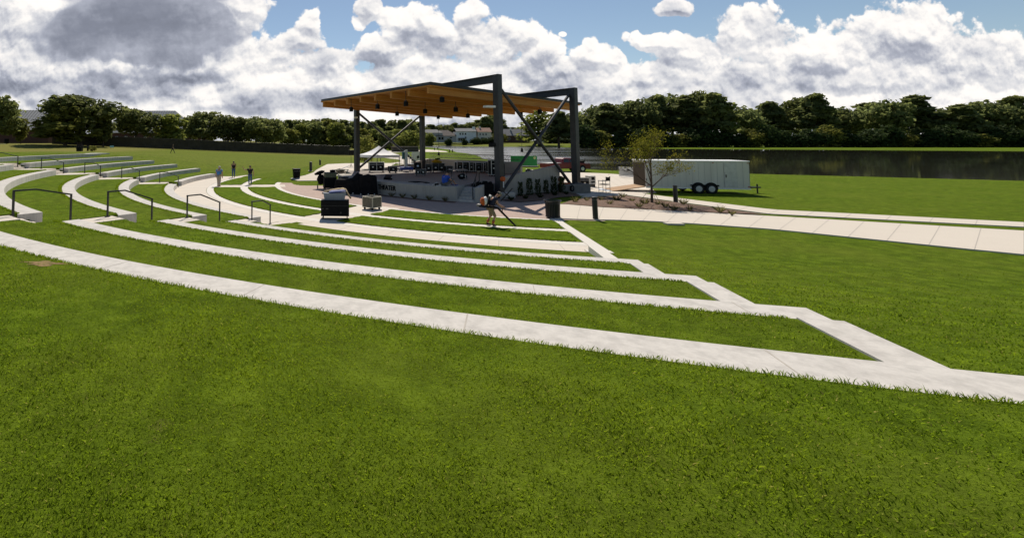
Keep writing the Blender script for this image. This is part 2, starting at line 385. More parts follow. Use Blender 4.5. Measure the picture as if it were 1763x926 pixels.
def height(X, Y):
    X = np.asarray(X, float); Y = np.asarray(Y, float)
    r = np.hypot(X - CCX, Y - CCY); th = np.degrees(np.arctan2(Y - CCY, X - CCX)) % 360
    sa, _ = prof(r, RA, HA, 29.6); sc_, _ = prof(r, RC, HC, 28.5)
    sc_ = np.where((r > 28.5) & (r < 31.9), np.interp(r, [28.5, 31.9], [.05, .20]), sc_)
    sc_ = np.where(r > 42.2, np.interp(r, [42.2, 47.5, 60, 90], [1.93, 2.36, 2.75, 3.0]), sc_)
    sa = np.where(r > 49, np.interp(r, [49, 60, 90], [2.46, 2.6, 3.0]), sa)
    rampL = np.interp(r, [27, 29.6, 32.7, 35.8, 39.1, 42.2, 47.1, 60, 90], [0, .05, .45, .9, 1.3, 1.7, 2.3, 2.5, 2.7])
    rampR = np.interp(r, [27.5, 31.9, 35.1, 38.3, 41.45, 47.5, 60, 90], [.0, .2, .62, 1.05, 1.48, 2.15, 2.6, 2.8])
    ax, ay = [28], [-.1]
    for k in range(5): ax += [RA[k], RA[k] + 1.0]; ay += [([0] + HA)[k] - .12, HA[k] - .12]
    aisle = np.interp(r, ax + [47.2, 50, 60, 90], ay + [HA[4] - .1, 2.3, 2.5, 2.9])
    far = np.clip(.25 - .044 * X, 0, 3.3) * sm(50, 105, Y)
    wl = sm(120, 160, th) * (th < 200)
    left = far + (rampL - far) * wl * (1 - sm(60, 100, r))
    fade = 1 - sm(258, 292, th)
    right = rampR * fade
    z = np.zeros_like(r)
    z = np.where((th > 160) & (th <= 227.5), np.where(r < 90, sa, 3.0), z)
    z = np.where((th > 227.5) & (th <= 229.0), aisle, z)
    sc_ = sc_ + np.clip(aisle + .13 - sc_, 0, .5) * (1 - sm(229.1, 231.8, th))
    z = np.where((th > 229.0) & (th <= 255.1), sc_, z)
    z = np.where((th > 255.1) & (th < 300), right, z)
    z = np.where((th <= 160) & (th > 60), left, z)
    wblend = np.clip((164.6 - th) / 2.6, 0, 1)
    z = np.where((th > 160) & (th <= 164.6), sa + (left - sa) * wblend, z)
    z = np.where((th > 186.2) & (th <= 189.7), aisle, z)
    z = np.where(r < 28.0, -.04 + 0 * r, z)
    # past the back of the stage the yard is level with the deck
    d = np.hypot(X - 8.5, Y - 57); z = np.maximum(z, .88 * (1 - sm(8.5, 17, d)))
    # everything far out follows the broad land form
    w = sm(75, 110, r)
    rise = np.where(Y > 60, far, np.where(X < 20, 3.0, .0))
    z = z * (1 - w) + rise * w
    sd = sdf_poly(X, Y, LAKE)
    bank = WZ + np.clip(sd, -6, 400) * np.where(r < 90, .14, .05)
    far_rise = np.clip((Y - 300) * .02, 0, 4.2)
    z = np.where(r > 140, np.maximum(z, np.where(Y > 250, far_rise, z)), z)
    z = np.where((r > 30) & (X > -2) & (Y > 30), np.minimum(z, bank), z)
    z = np.where((sd < 0), np.minimum(bank, WZ - .02), z)
    return z
def G(x, y): return float(height(np.array([x]), np.array([y]))[0])
def on(px, py, z0=0.0):
    """ground point seen at a photo pixel"""
    z = z0
    for _ in range(12):
        p = at(px, py, z); z = .5 * z + .5 * G(p.x, p.y)
    return at(px, py, z)

# one ground sheet to the horizon
rs = list(np.arange(0, 28, 4.0)) + [27.6, 27.98, 28.02, 28.49, 28.51]
for a in RA + RC: rs += [a - .02, a + .33, a + .37, a + WALL_W - .03, a + WALL_W + .01, a + 1.3, a + 2.0]
rs += list(np.arange(28.8, 62, .8)) + list(np.arange(62, 130, 2.0)) + list(np.geomspace(130, 520, 90)) + list(np.geomspace(540, 4500, 14))
rs = sorted(set(round(x, 3) for x in rs if x > 0))
ths = sorted(set(list(np.round(np.arange(0, 360, 1.0), 3)) + list(np.round(np.arange(25, 125, .5), 3)) + [160, 161.5, 162, 162.5, 163.5, 164.6] + [227.48, 227.52, 228.98, 229.02, 255.08, 255.12, 186.18, 186.22, 189.68, 189.72]))
TT, RR_ = np.meshgrid(np.array(ths), np.array(rs))
GX = CCX + RR_ * np.cos(np.radians(TT)); GY = CCY + RR_ * np.sin(np.radians(TT)); GZ = height(GX, GY)
nr, nt_ = GX.shape
vs = np.stack([GX, GY, GZ], -1).reshape(-1, 3).tolist() + [(CCX, CCY, -.04)]
fs = [(i * nt_ + k, i * nt_ + (k + 1) % nt_, (i + 1) * nt_ + (k + 1) % nt_, (i + 1) * nt_ + k) for i in range(nr - 1) for k in range(nt_)]
fs = [f[::-1] for f in fs] + [(nr * nt_, k, (k + 1) % nt_) for k in range(nt_)]
me = bpy.data.meshes.new('ground'); me.from_pydata(vs, [], fs); me.materials.append(M_GROUND)
bm = bmesh.new(); bm.from_mesh(me); bmesh.ops.recalc_face_normals(bm, faces=bm.faces)
if sum(f.normal.z for f in bm.faces) < 0: bmesh.ops.reverse_faces(bm, faces=bm.faces)
bm.to_mesh(me); bm.free()
dry = np.zeros(len(vs)); V = np.array(vs)
rr = np.hypot(V[:, 0] - CCX, V[:, 1] - CCY)
dry = np.maximum(dry, .55 * sm(100, 125, V[:, 1]) * (V[:, 1] < 260) * (V[:, 0] < 25))
dry = np.maximum(dry, .75 * sm(55, 75, V[:, 1]) * sm(30, 44, -V[:, 0]))
dry = np.maximum(dry, .45 * sm(300, 390, V[:, 1])); dry = np.maximum(dry, .22 * sm(46, 70, V[:, 1]) * (V[:, 0] < 20))
att = me.attributes.new('dry', 'FLOAT', 'POINT'); att.data.foreach_set('value', dry.astype(np.float32))
ground = bpy.data.objects.new('ground', me); COL.objects.link(ground); struct(ground)

w = MB().prism([(p[0], p[1]) for p in LAKE], WZ - .6, WZ)
bmw = bmesh.new(); vv = [bmw.verts.new((p[0] + (CCX - p[0]) * 0, p[1], WZ)) for p in [(q[0] + 3 * np.sign(q[0] - 60) * 0, q[1]) for q in LAKE]]
f = bmw.faces.new(vv); bmesh.ops.triangulate(bmw, faces=[f]); bmesh.ops.recalc_face_normals(bmw, faces=bmw.faces)
if sum(f.normal.z for f in bmw.faces) < 0: bmesh.ops.reverse_faces(bmw, faces=bmw.faces)
mw = bpy.data.meshes.new('lake_water'); bmw.to_mesh(mw); bmw.free(); mw.materials.append(M_WATER)
lake = bpy.data.objects.new('lake_water', mw); COL.objects.link(lake); struct(lake)

# ------------------------------------------------------------------ paving on the plaza
def jag(x, k): return .028 * (math.sin(x * 9.1 + k) + math.sin(x * 23.7 + 2.1 * k) + .7 * math.sin(x * 51.3 + k * 3.3))
def turf(name, r0, r1, t0a, t1a, t0b=None, t1b=None, z=.045):
    """a sod patch: raised, with frayed edges (t0a/t1a on the inner edge, t0b/t1b on the outer)"""
    t0b = t0a if t0b is None else t0b; t1b = t1a if t1b is None else t1b
    nT = int((t1a - t0a) * 5) + 2; nR = 10; rows = []
    for i in range(nR + 1):
        u = i / nR; row = []
        for k in range(nT + 1):
            v = k / nT; t = (t0a + (t0b - t0a) * u) * (1 - v) + (t1a + (t1b - t1a) * u) * v
            r = r0 + (r1 - r0) * u
            if i == 0: r += jag(t * .5, 1)
            if i == nR: r += jag(t * .5, 2)
            if k in (0, nT): t += jag(r, 3) * 3
            row.append(pol(r, t, z + .012 * math.sin(r * 3 + t) * (0 < i < nR)))
        rows.append(row)
    m = MB().grid(rows)
    edge = rows[0] + [r[-1] for r in rows[1:]] + rows[-1][::-1][1:] + [r[0] for r in rows[::-1][1:]]
    m.grid([edge, [Vector((p.x, p.y, -.03)) for p in edge]])
    o = m.build(name, M_TURF); struct(o); return o
struct(MB().ring(9, 20.97, 150, 262, -.06, .006, .8).build('brick_pavement', M_PAVER))
struct(MB().ring(20.98, 21.45, 156, 256.5, -.06, .012, .8).build('plaza_edge_pavement', M_RING))
struct(MB().ring(23.76, 24.45, 158, 255.2, -.06, .012, .8).build('curved_path', M_RING))
mb = MB().ring(26.59, 27.18, 158, 255.2, -.06, .012, .8)
struct(mb.build('walkway_border_path', M_RING))
mb = MB().ring(27.21, 28.52, 227.45, 255.3, -.06, .012, .8); mb.ring(27.21, 30.0, 158, 227.4, -.06, .012, .8); mb.m = 1
for t in np.arange(161, 254, 4.6): mb.ring(27.215, 28.5 if t > 227 else 29.66, t, t + .05, .0, .0145, .05)
struct(mb.build('walkway_path', mats=[M_PAVE, M_JOINT]))
mb = MB().ring(20.5, 27.2, 183.7, 189.4, -.07, .009, .6); struct(mb.build('crossing_path', M_PAVE))
mb = MB().ring(20.5, 27.2, 226.0, 232.8, -.07, .0095, .6); struct(mb.build('crossing_path', M_PAVE))
mb = MB().ring(20.5, 28.6, 255.15, 256.1, -.07, .03, .4)
struct(mb.build('edge_strip_path', M_RING))
mb = MB().ring(20.5, 27.3, 156.2, 160.0, -.07, .010, .6); struct(mb.build('far_crossing_path', M_PAVE))
turf('lawn', 21.45, 23.74, 159.6, 183.4, 160.2, 183.8); turf('lawn', 24.45, 26.57, 160.2, 183.8, 161, 184.1)
turf('lawn', 21.45, 23.74, 189.6, 225.8, 189.6, 226.8); turf('lawn', 24.45, 26.57, 189.5, 226.7, 188.7, 227.1)
turf('lawn', 21.45, 23.74, 232.5, 255.1, 232.4, 254.9); turf('lawn', 24.45, 26.57, 232.1, 254.9, 231.9, 254.6)

def strip(name, A, B, m, lift=.02, n=14, kind=True):
    """path between two photo-traced edges, laid on the ground"""
    rows = []
    A = [on(*p) for p in A]; B = [on(*p) for p in B]
    def resample(P, n):
        d = [0]
        for a, b in zip(P[:-1], P[1:]): d.append(d[-1] + (b - a).length)
        out = []
        for k in range(n + 1):
            t = d[-1] * k / n; i = max(j for j in range(len(d)) if d[j] <= t + 1e-6); i = min(i, len(P) - 2)
            out.append(P[i].lerp(P[i + 1], (t - d[i]) / max(d[i + 1] - d[i], 1e-6)))
        return out
    A, B = resample(A, n), resample(B, n)
    for k in range(9):
        row = [a.lerp(b, k / 8) for a, b in zip(A, B)]
        rows.append([Vector((p.x, p.y, G(p.x, p.y) + lift)) for p in row])
    mb = MB().grid(rows)
    edge = rows[0] + [r[-1] for r in rows[1:]] + rows[-1][::-1][1:] + [r[0] for r in rows[::-1][1:]]
    mb.grid([edge, [Vector((p.x, p.y, p.z - .09)) for p in edge]]); mb.m = 1
    for k in range(1, n - 1):                                     # saw cuts across the slab
        d = (rows[0][k + 1] - rows[0][k]).normalized() * .022; up = Vector((0, 0, .004))
        if k % (1 if n < 20 else 2) == 0: mb.grid([[r[k] + up for r in rows], [r[k] + d + up for r in rows]])
    return struct(mb.build(name, mats=[m, M_JOINT]))
strip('lakeside_path', [(962, 352), (985, 354), (1040, 358.6), (1120, 362.5), (1198, 366.5), (1320, 373), (1763, 399)], [(955, 377), (1000, 379), (1060, 380), (1120, 382), (1198, 386.5), (1330, 396), (1763, 440)], M_PAVE, .05, 30)
strip('upper_path', [(1020, 333), (1060, 331), (1090, 331.5), (1120, 336), (1200, 346), (1330, 362), (1763, 384)], [(1000, 341), (1040, 338), (1080, 337), (1110, 341), (1200, 353), (1320, 369), (1763, 392)], M_PAVE, .045, 30)
strip('service_road', [(905, 291), (945, 296.5), (1000, 297.5), (1040, 299), (1100, 303)], [(960, 338), (985, 338), (1020, 337), (1050, 336), (1130, 332)], M_PAVE, .03, 14)
strip('rear_path', [(500, 308), (520, 304), (538, 300), (541, 296), (551, 290), (575, 286.5), (606, 284.5), (640, 283.5), (668, 282), (690, 279), (688, 275.5), (660, 272)], [(512, 312), (545, 312), (570, 306), (588, 301), (605, 297), (622, 294), (640, 292), (668, 289.5), (690, 287), (735, 281), (734, 274), (690, 269.5)], M_PAVE, .05, 40)
strip('lake_path', [(640, 262), (690, 258.5), (735, 257.5), (768, 260.8)], [(640, 266), (690, 262.5), (735, 262), (772, 262.4)], M_PAVE, .05, 12)

# mulch beds
def bed(name, poly, lift=.03, m=M_MULCH):
    P = [on(*p) for p in poly]; n = len(P); c = sum(P, Vector()) / n; rows = [[c.lerp(P[k % n], t) for k in range(n + 1)] for t in (0.02, .5, .85, 1)]
    rows = [[Vector((p.x, p.y, G(p.x, p.y) + lift + (.07, .06, .04, 0)[i])) for p in r] for i, r in enumerate(rows)]
    return struct(MB().grid(rows).build(name, m, smooth=True))
bed('mulch_ground', [(964, 353), (980, 347.5), (1004, 343), (1040, 339.5), (1080, 338.5), (1112, 343), (1200, 355), (1320, 371), (1198, 366), (1120, 362), (1040, 358), (985, 353.6)], .06)
bed('mulch_ground', [(866, 346), (863, 340), (900, 335), (950, 331), (985, 331), (1000, 338), (962, 341), (930, 346), (895, 349)], .05)
mb = MB().ring(15.75, 16.35, 214.5, 238.5, -.05, .02, .6); struct(mb.build('mulch_ground', M_MULCH))

# ------------------------------------------------------------------ seat walls
SEAT_G = 'curved concrete seat walls'
def seat_wall(label, r, h, t0, t1, w=WALL_W, foot=.6, cheek=None):
    mb = MB().ring(r, r + w, t0, t1, h - foot, h, .7)
    if cheek: mb.ring(r + w + .002, cheek, 254.4, 255.19, h - .5, h + .065, .3)
    mb.m = 1
    for t in np.arange(t0 + 3.1, t1 - 1, 165.0 / r): mb.ring(r - .002, r + w - .02, t, t + .9 / r, h - foot + .02, h + .002, .02)
    o = mb.build('seat_wall', mats=[M_WALL, M_JOINT])
    return tag(o, label, 'seat wall', SEAT_G)
ordn = ['lowest', 'second', 'third', 'fourth', 'fifth', 'topmost']
for k in range(6):
    far_end = 165.8 if k == 0 else (160.4 if k == 5 else 162.2)
    lab = ['lowest concrete seat wall beyond the far handrails, facing the walking men', 'second concrete seat wall up beyond the far row of handrails', 'third concrete seat wall up beyond the far row of handrails',
           'fourth concrete seat wall up beyond the far row of handrails', 'fifth concrete seat wall up beyond the far row of handrails', 'topmost broad-topped concrete seat wall in front of the black bins'][k]
    seat_wall(lab, RA[k], HA[k], far_end, 186.2 if k else 184.9, w=WALL_W if k < 5 else 2.2)
for k in range(5):
    lab = ['lowest bow-shaped seat wall between the two rows of handrails, beside the walkway', 'second bow-shaped seat wall between the two rows of handrails, ending at a rust-stained face', 'third bow-shaped seat wall between the two rows of handrails',
           'fourth bow-shaped seat wall between the two rows of handrails, nearest the left handrail', 'highest bow-shaped seat wall at the left edge, behind the leftmost handrail'][k]
    seat_wall(lab, RA[k], HA[k], 189.8, 227.5)
for k in range(4):
    lab = ['lowest long seat strip curving across the right lawn just above the walkway', 'second long seat strip curving across the right lawn', 'third long seat strip curving across the right lawn, cornered at its right end',
           'nearest and broadest concrete seat strip sweeping across the foreground lawn'][k]
    seat_wall(lab, RC[k], HC[k], 229.15, 255.2, cheek=(RC + [44.6])[k + 1] - .01)
# kerb where the walkway ends on the right, with its return strip
o = MB().ring(28.1, 28.5, 254.4, 256.1, -.1, .06, .3).ring(28.52, RC[0] - .01, 254.45, 255.2, -.2, .27, .3).build('kerb_path', M_RING); struct(o)

# steps in the two aisles
def aisle(name, t0, t1, levels):
    mb = MB()
    for (r0, z0), (r1, z1) in zip(levels[:-1], levels[1:]):
        mb.ring(r0, r1 - .004, t0, t1, z0 - .5, z0 + .0, .35)
    return struct(mb.build(name, M_PAVE))
lev = [(29.9, .03)]
for k in range(5):
    lo = ([0.0] + HA)[k] + .012; hi = HA[k] + .012; r = RA[k]
    lev += [(r + .3, lo + (hi - lo) / 3), (r + .62, lo + 2 * (hi - lo) / 3), (r + .95, hi)]
lev += [(47.0, HA[4])]
aisle('aisle_path', 186.35, 189.7, lev)
lev2 = [(28.53, .015)] + lev[1:]
aisle('aisle_path', 226.6 + .95, 229.1, lev2)

# handrails
RAIL_G = 'handrails on the aisle steps'
def handrail(label, r_hi, r_lo, deg, z_hi, z_lo):
    a, b = pol(r_hi, deg, z_hi), pol(r_lo, deg, z_lo); d = (b - a); d.z = 0; d.normalize()
    t = thing('handrail', label, 'handrail', a, 0, RAIL_G)
    up = Vector((0, 0, .90)); o = lambda p: p - a
    MB().bar(o(a), o(a) + up, .055, .055).build('post', M_RAIL, t)
    MB().bar(o(b), o(b) + up, .055, .055).build('post', M_RAIL, t)
    k = o(a) + up + d * .62 + Vector((0, 0, .0))
    MB().bar(o(a) + up - d * .03, k, .05, .05).bar(k, o(b) + up + d * .03, .05, .05).build('rail', M_RAIL, t)
    MB().box(o(a) + Vector((0, 0, .008)), (.14, .14, .016)).box(o(b) + Vector((0, 0, .008)), (.14, .14, .016)).build('base_plate', M_RAIL, t)
L2 = ['leftmost black handrail in the foreground, beside the fourth bow-shaped seat wall', 'black handrail beside the third bow-shaped seat wall in the nearer aisle', 'black handrail beside the rust-stained wall end in the nearer aisle', 'lowest black handrail of the nearer aisle, beside the wide walkway']
def zl(lev, r):
    z = lev[0][1]
    for rr_, zz in lev:
        if r >= rr_: z = zz
    return z
for lab, rh, rl in zip(L2, (39.95, 37.0, 33.75, 30.33), (38.25, 35.3, 32.14, 29.2)):
    handrail(lab, rh, rl, 227.75, zl(lev2, rh), zl(lev2, rl))
L1 = ['far black handrail at the left edge, before the topmost broad wall', 'thin black handrail second from the left in the far aisle', 'thin black handrail in the middle of the far aisle', 'thin black handrail second from the lowest in the far aisle', 'lowest thin black handrail of the far aisle, near the man in the blue shirt']
for lab, rh, rl in zip(L1, (44.6, 40.9, 37.45, 34.45, 31.3), (42.75, 39.15, 36.18, 33.0, 29.75)):
    handrail(lab, rh, rl, 187.3, zl(lev, rh), zl(lev, rl))

p = on(76, 468); rr_ = random.Random(3); rows = [[Vector((p.x + f * (.22 + .09 * math.sin(3 * a) + .09 * math.sin(7 * a + 1)) * math.cos(a) * 1.3, p.y + f * (.19 + .07 * math.sin(4 * a)) * math.sin(a), 0)) for a in np.linspace(0, 2 * math.pi, 28)] for f in (.02, .5, 1)]
rows = [[Vector((v.x, v.y, G(v.x, v.y) + .006)) for v in r] for r in rows]; BARE = (p.x, p.y)
struct(MB().grid(rows).build('bare_ground', mat('dry_soil', (.13, .10, .03), .95, scale=9, bump=.8, bscale=40, col2=(.26, .16, .065))))
# ------------------------------------------------------------------ the stage
DZ = .93
stage = thing('stage', 'grey concrete outdoor stage with a curved front wall lettered THEATER', 'stage', pol(8, 215, 0))
so = Vector(stage.location)
def S(mb, name, m, parent=None, **k):
    """world-coordinate mesh parented to the stage (or one of its parts)"""
    par = parent or stage
    base = Vector(par.location) + (Vector(par.parent.location) if par.parent else Vector())
    mb.v = [tuple(Vector(p) - base) for p in mb.v]
    return mb.build(name, m, par, **k)
backA, backB, wingA, wingB = Vector((6.6, 49.6, 0)), Vector((12.4, 53.4, 0)), Vector((13.0, 33.75, 0)), Vector((18.75, 36.9, 0))
backC = Vector((18.6, 43.2, 0))
arc = [pol(15.6, t) for t in np.linspace(183, 238, 38)]
arc2 = [pol(14.2, t) for t in np.linspace(183, 238, 38)]
front = MB()
vsf = [(p.x, p.y, -.1) for p in arc] + [(p.x, p.y, DZ) for p in arc]; n = len(arc)
front.grid([[Vector((p.x, p.y, -.1)) for p in arc], [Vector((p.x, p.y, DZ + .02)) for p in arc], [Vector((p.x, p.y, DZ + .02)) for p in arc2], [Vector((p.x, p.y, -.1)) for p in arc2]])
front.ring(14.21, 15.59, 182.9, 183, -.1, DZ, .05).ring(14.21, 15.59, 238, 238.1, -.1, DZ + .019, .05)
S(front, 'front_wall', M_STAGE, bevel=.015)
# slots of the concrete apron
slot = MB()
for t in np.arange(185, 237, 2.0): slot.ring(14.55, 15.15, t, t + .12, DZ + .021, DZ + .024, .1)
for t0 in np.arange(185, 236, 2.0): slot.ring(14.53, 14.56, t0, t0 + 2, DZ + .021, DZ + .0245, .5)
S(slot, 'apron_joints', mat('joint_dark', (.10, .095, .09), .9))
deck_poly = [(p.x, p.y) for p in arc2] + [(11.2, 34.2), (wingA.x + .2, wingA.y + .5), (wingB.x - .2, wingB.y + .4), (backC.x + .1, backC.y), (backB.x, backB.y), (backA.x, backA.y), (2.6, 48.4)]
dk = MB().prism(deck_poly, .3, DZ); S(dk, 'deck', M_DECK)
def wallseg(mb, a, b, z0a, z1a, z1b, t=.3):
    d = (b - a); d.z = 0; nrm = Vector((-d.y, d.x, 0)).normalized() * t / 2
    vs = []
    for p, z1 in ((a, z1a), (b, z1b)):
        for s_ in (-1, 1):
            q = p + nrm * s_; vs += [(q.x, q.y, z0a), (q.x, q.y, z1)]
    return mb.add(vs, ((0, 1, 3, 2), (4, 6, 7, 5), (0, 4, 5, 1), (2, 3, 7, 6), (1, 5, 7, 3), (0, 2, 6, 4)))
S(wallseg(MB(), wingA, wingB, -.1, 1.36, 2.12, .32), 'wing_wall', M_STAGE, bevel=.012)
bw = MB(); mid = backA.lerp(backB, .55)
wallseg(bw, backA, mid, .3, 1.12, 1.55, .3); wallseg(bw, mid + Vector((.003, .003, 0)), backB, .3, 1.55, 2.0, .3); wallseg(bw, backB + Vector((.1, -.2, 0)), backC, .3, 2.0, 2.05, .3)
S(bw, 'back_wall', mat('back_wall_concrete', (.40, .36, .31), .9, var=.15, scale=1.2, bump=.2))
# front steps (between 238.3 and 242 degrees) with cheek walls and rail
stp = MB()
for k in range(5):
    stp.ring(12.9, 15.5 - .40 * k, 238.4, 242.6, -.1 + .0 * k, .155 * (k + 1), .6)
S(stp, 'steps', M_WALL)
ck = MB().ring(12.2, 15.6, 242.65, 243.7, -.1, DZ + .05, .6).ring(13.6, 15.62, 238.05, 238.38, -.1, DZ + .005, .2); S(ck, 'cheek_wall', M_STAGE, bevel=.01)
rl = MB(); a = pol(13.4, 242.0, DZ); b = pol(15.3, 242.0, .16); m1 = a.lerp(b, .42)
up = Vector((0, 0, .9)); a2 = pol(12.7, 242.0, DZ)
rl.bar(a2 + Vector((0, 0, .0)), a2 + up, .05).bar(a2 + up, a + up, .045).bar(a + up, b + up * .95, .045).bar(m1, m1 + up, .05).bar(b, b + up * .95, .05)
S(rl, 'step_handrail', M_RAIL)
# raised letters on the wall
def text_mesh(name, s, size, m, depth=.02):
    cu = bpy.data.curves.new(name, 'FONT'); cu.body = s; cu.size = size; cu.extrude = depth; cu.align_x = 'LEFT'; cu.offset = size * .022
    tmp = bpy.data.objects.new(name + '_tmp', cu); COL.objects.link(tmp); bpy.context.view_layer.update()
    me = bpy.data.meshes.new_from_object(tmp.evaluated_get(bpy.context.evaluated_depsgraph_get()))
    bpy.data.objects.remove(tmp); bpy.data.curves.remove(cu); me.name = name; me.materials.clear(); me.materials.append(m)
    return me
tme = text_mesh('lettering', 'THEATER', .50, M_BLACK, .02)
ws = [v.co.x for v in tme.vertices]; wx = max(ws)
for v in tme.vertices:                                   # bend the word round the wall
    s_ = v.co.x / wx * 1.8; t = 214.75 + math.degrees(s_ / 15.6)
    p = pol(15.61 + (v.co.z + .02), t, .40 + v.co.y * .98); v.co = p - so
lt = bpy.data.objects.new('lettering', tme); COL.objects.link(lt); lt.parent = stage

# ------------------------------------------------------------------ canopy on four steel columns
U = Vector((-.5, .866, 0)); W = Vector((.866, .5, 0))
CA, CB, CC_, CD = Vector((12.66, 33.04, 0)), Vector((20.45, 37.4, 0)), Vector((3.78, 48.0, 0)), Vector((11.6, 52.9, 0))
canopy = thing('stage_canopy', 'dark steel stage canopy with an orange timber underside on four tall columns', 'canopy', CA)
def Cn(mb, name, m, parent=None, **k):
    par = parent or canopy
    base = Vector(canopy.location)
    mb.v = [tuple(Vector(p) - base) for p in mb.v]
    return mb.build(name, m, par, **k)
topA, topB = atY(853, 128.5, CA.y).z, atY(983.5, 151.5, CB.y).z
colrot = math.atan2(W.y, W.x)
def column(p, z0, z1, s=.46, label=None):
    mb = MB()
    mb.box((p.x, p.y, (z0 + z1) / 2), (s, s, z1 - z0), colrot)
    c = Cn(mb, 'column', M_STEEL, bevel=.015)
    Cn(MB().box((p.x, p.y, z0 + .02), (s + .3, s + .3, .04), colrot), 'base_plate', M_STEEL, c)
    return c
colA = column(CA, -.05, topA); column(CB, -.05, topB)
N = atY(741, 141, 32.5); Rr = atY(1002, 177, 41.2); Lc = atY(553, 171.5, 45.6)
Nn = Vector(N); Fc = Lc + Rr - Nn
eu = (Lc - Nn).normalized(); ew = (Rr - Nn).normalized(); en = ew.cross(eu).normalized()
if en.z < 0: en = -en
LU, LW = (Lc - Nn).length, (Rr - Nn).length
def rp(u, w, dz=0.0): return Nn + eu * u + ew * w + en * dz       # point on the roof's top plane
column(CC_, .6, rp(16.9, 3.5).z + .4); column(CD, .6, rp(16.9, 12.5).z + .4)
fz = -.21
fas = MB(); 
fas.add([rp(0, 0), rp(0, LW), rp(LU, LW), rp(LU, 0), rp(0, 0, fz), rp(0, LW, fz), rp(LU, LW, fz), rp(LU, 0, fz)], ((0, 1, 2, 3), (0, 4, 5, 1), (1, 5, 6, 2), (2, 6, 7, 3), (3, 7, 4, 0), (4, 7, 6, 5)))
Cn(fas, 'roof', M_STEEL)
sf = MB(); i_ = .06
sf.add([rp(i_, i_, fz - .10), rp(i_, LW - i_ - .4, fz - .10), rp(LU - i_, LW - i_ - .4, fz - .10), rp(LU - i_, i_, fz - .10), rp(i_, i_, fz - .004), rp(i_, LW - i_ - .4, fz - .004), rp(LU - i_, LW - i_ - .4, fz - .004), rp(LU - i_, i_, fz - .004)],
       ((0, 1, 2, 3), (0, 4, 5, 1), (1, 5, 6, 2), (2, 6, 7, 3), (3, 7, 4, 0), (4, 7, 6, 5)))
def local_wood(mb, name):
    """boards get their own axes so the grain runs along them"""
    base = Vector(canopy.location); q = Matrix((ew, eu, en)).transposed()
    o = bpy.data.objects.new(name, bpy.data.meshes.new(name)); inv = q.transposed()
    mb.v = [tuple(inv @ (Vector(p) - Nn)) for p in mb.v]
    o2 = mb.build(name, M_WOOD, canopy)
    bpy.data.objects.remove(o)
    o2.matrix_local = Matrix.Translation(Nn - base) @ q.to_4x4()
    return o2
local_wood(sf, 'soffit')
NB = 8
for k in range(NB):
    u = .35 + (LU - .8) * k / (NB - 1); mb = MB(); d = .47
    pts = [rp(u - .11, .12, fz - .104), rp(u + .11, .12, fz - .104), rp(u + .11, LW - .75, fz - .104), rp(u - .11, LW - .75, fz - .104)]
    lo = [p - en * d for p in pts]
    mb.add(pts + lo, ((0, 1, 2, 3), (4, 7, 6, 5), (0, 4, 5, 1), (1, 5, 6, 2), (2, 6, 7, 3), (3, 7, 4, 0)))
    local_wood(mb, 'beam')
for c, ztop, w_ in ((CA, topA, 4.35), (CB, topB, 13.4)):
    g = MB(); st = Vector((c.x, c.y, ztop - .28)); en_ = rp(LU * .98, w_, .45)
    e2 = st + (U * 17.2); e2.z = st.z - .25
    d_ = (e2 - st); nrm = Vector((-d_.y, d_.x, 0)).normalized()
    for h0, h1, t in ((-.28, -.235, .17), (.235, .28, .17), (-.235, .235, .02)):
        vs = []
        for p in (st, e2):
            for s_ in (-1, 1):
                for h in (h0, h1): q = p + nrm * t * s_; vs.append((q.x, q.y, q.z + h))
        g.add(vs, ((0, 1, 3, 2), (4, 6, 7, 5), (0, 4, 5, 1), (2, 3, 7, 6), (1, 5, 7, 3), (0, 2, 6, 4)))
    for f_ in (.17, .5, .83):
        p = st.lerp(e2, f_); rz = p.z - .28
        loc = p - Nn; zr = Nn.z + (loc.dot(Vector((eu.x, eu.y, 0))) * eu.z + loc.dot(Vector((ew.x, ew.y, 0))) * ew.z)
        if rz > zr: g.cyl((p.x, p.y, zr), (p.x, p.y, rz + .1), .07, n=8)
    Cn(g, 'girder', M_STEEL)
def brace(a, b, r=.115):
    return Cn(MB().cyl(a, b, r, r, 12), 'brace', M_STEEL)
off = Vector((-.5, .866, 0)) * .05
brace(CA + W * .2 + Vector((0, 0, topA - .9)), CB - W * .25 + Vector((0, 0, .15)))
brace(CB - W * .2 + Vector((0, 0, topB - .55)) + U * .24, CA + W * .25 + Vector((0, 0, .15)) + U * .24)
brace(CC_ + W * .2 + Vector((0, 0, 6.9)), CD - W * .25 + Vector((0, 0, 1.1)))
brace(CD - W * .2 + Vector((0, 0, 6.8)) + U * .24, CC_ + W * .25 + Vector((0, 0, 1.1)) + U * .24)
gp = MB()
for p, q_, zz in ((CA, CB, (topA + topB) / 2),):
    m = (p + q_) / 2; gp.box((m.x, m.y, (topA + .15 - .9) / 2 + .02), (.5, .10, .5), colrot)
Cn(gp, 'brace_gusset', M_STEEL)

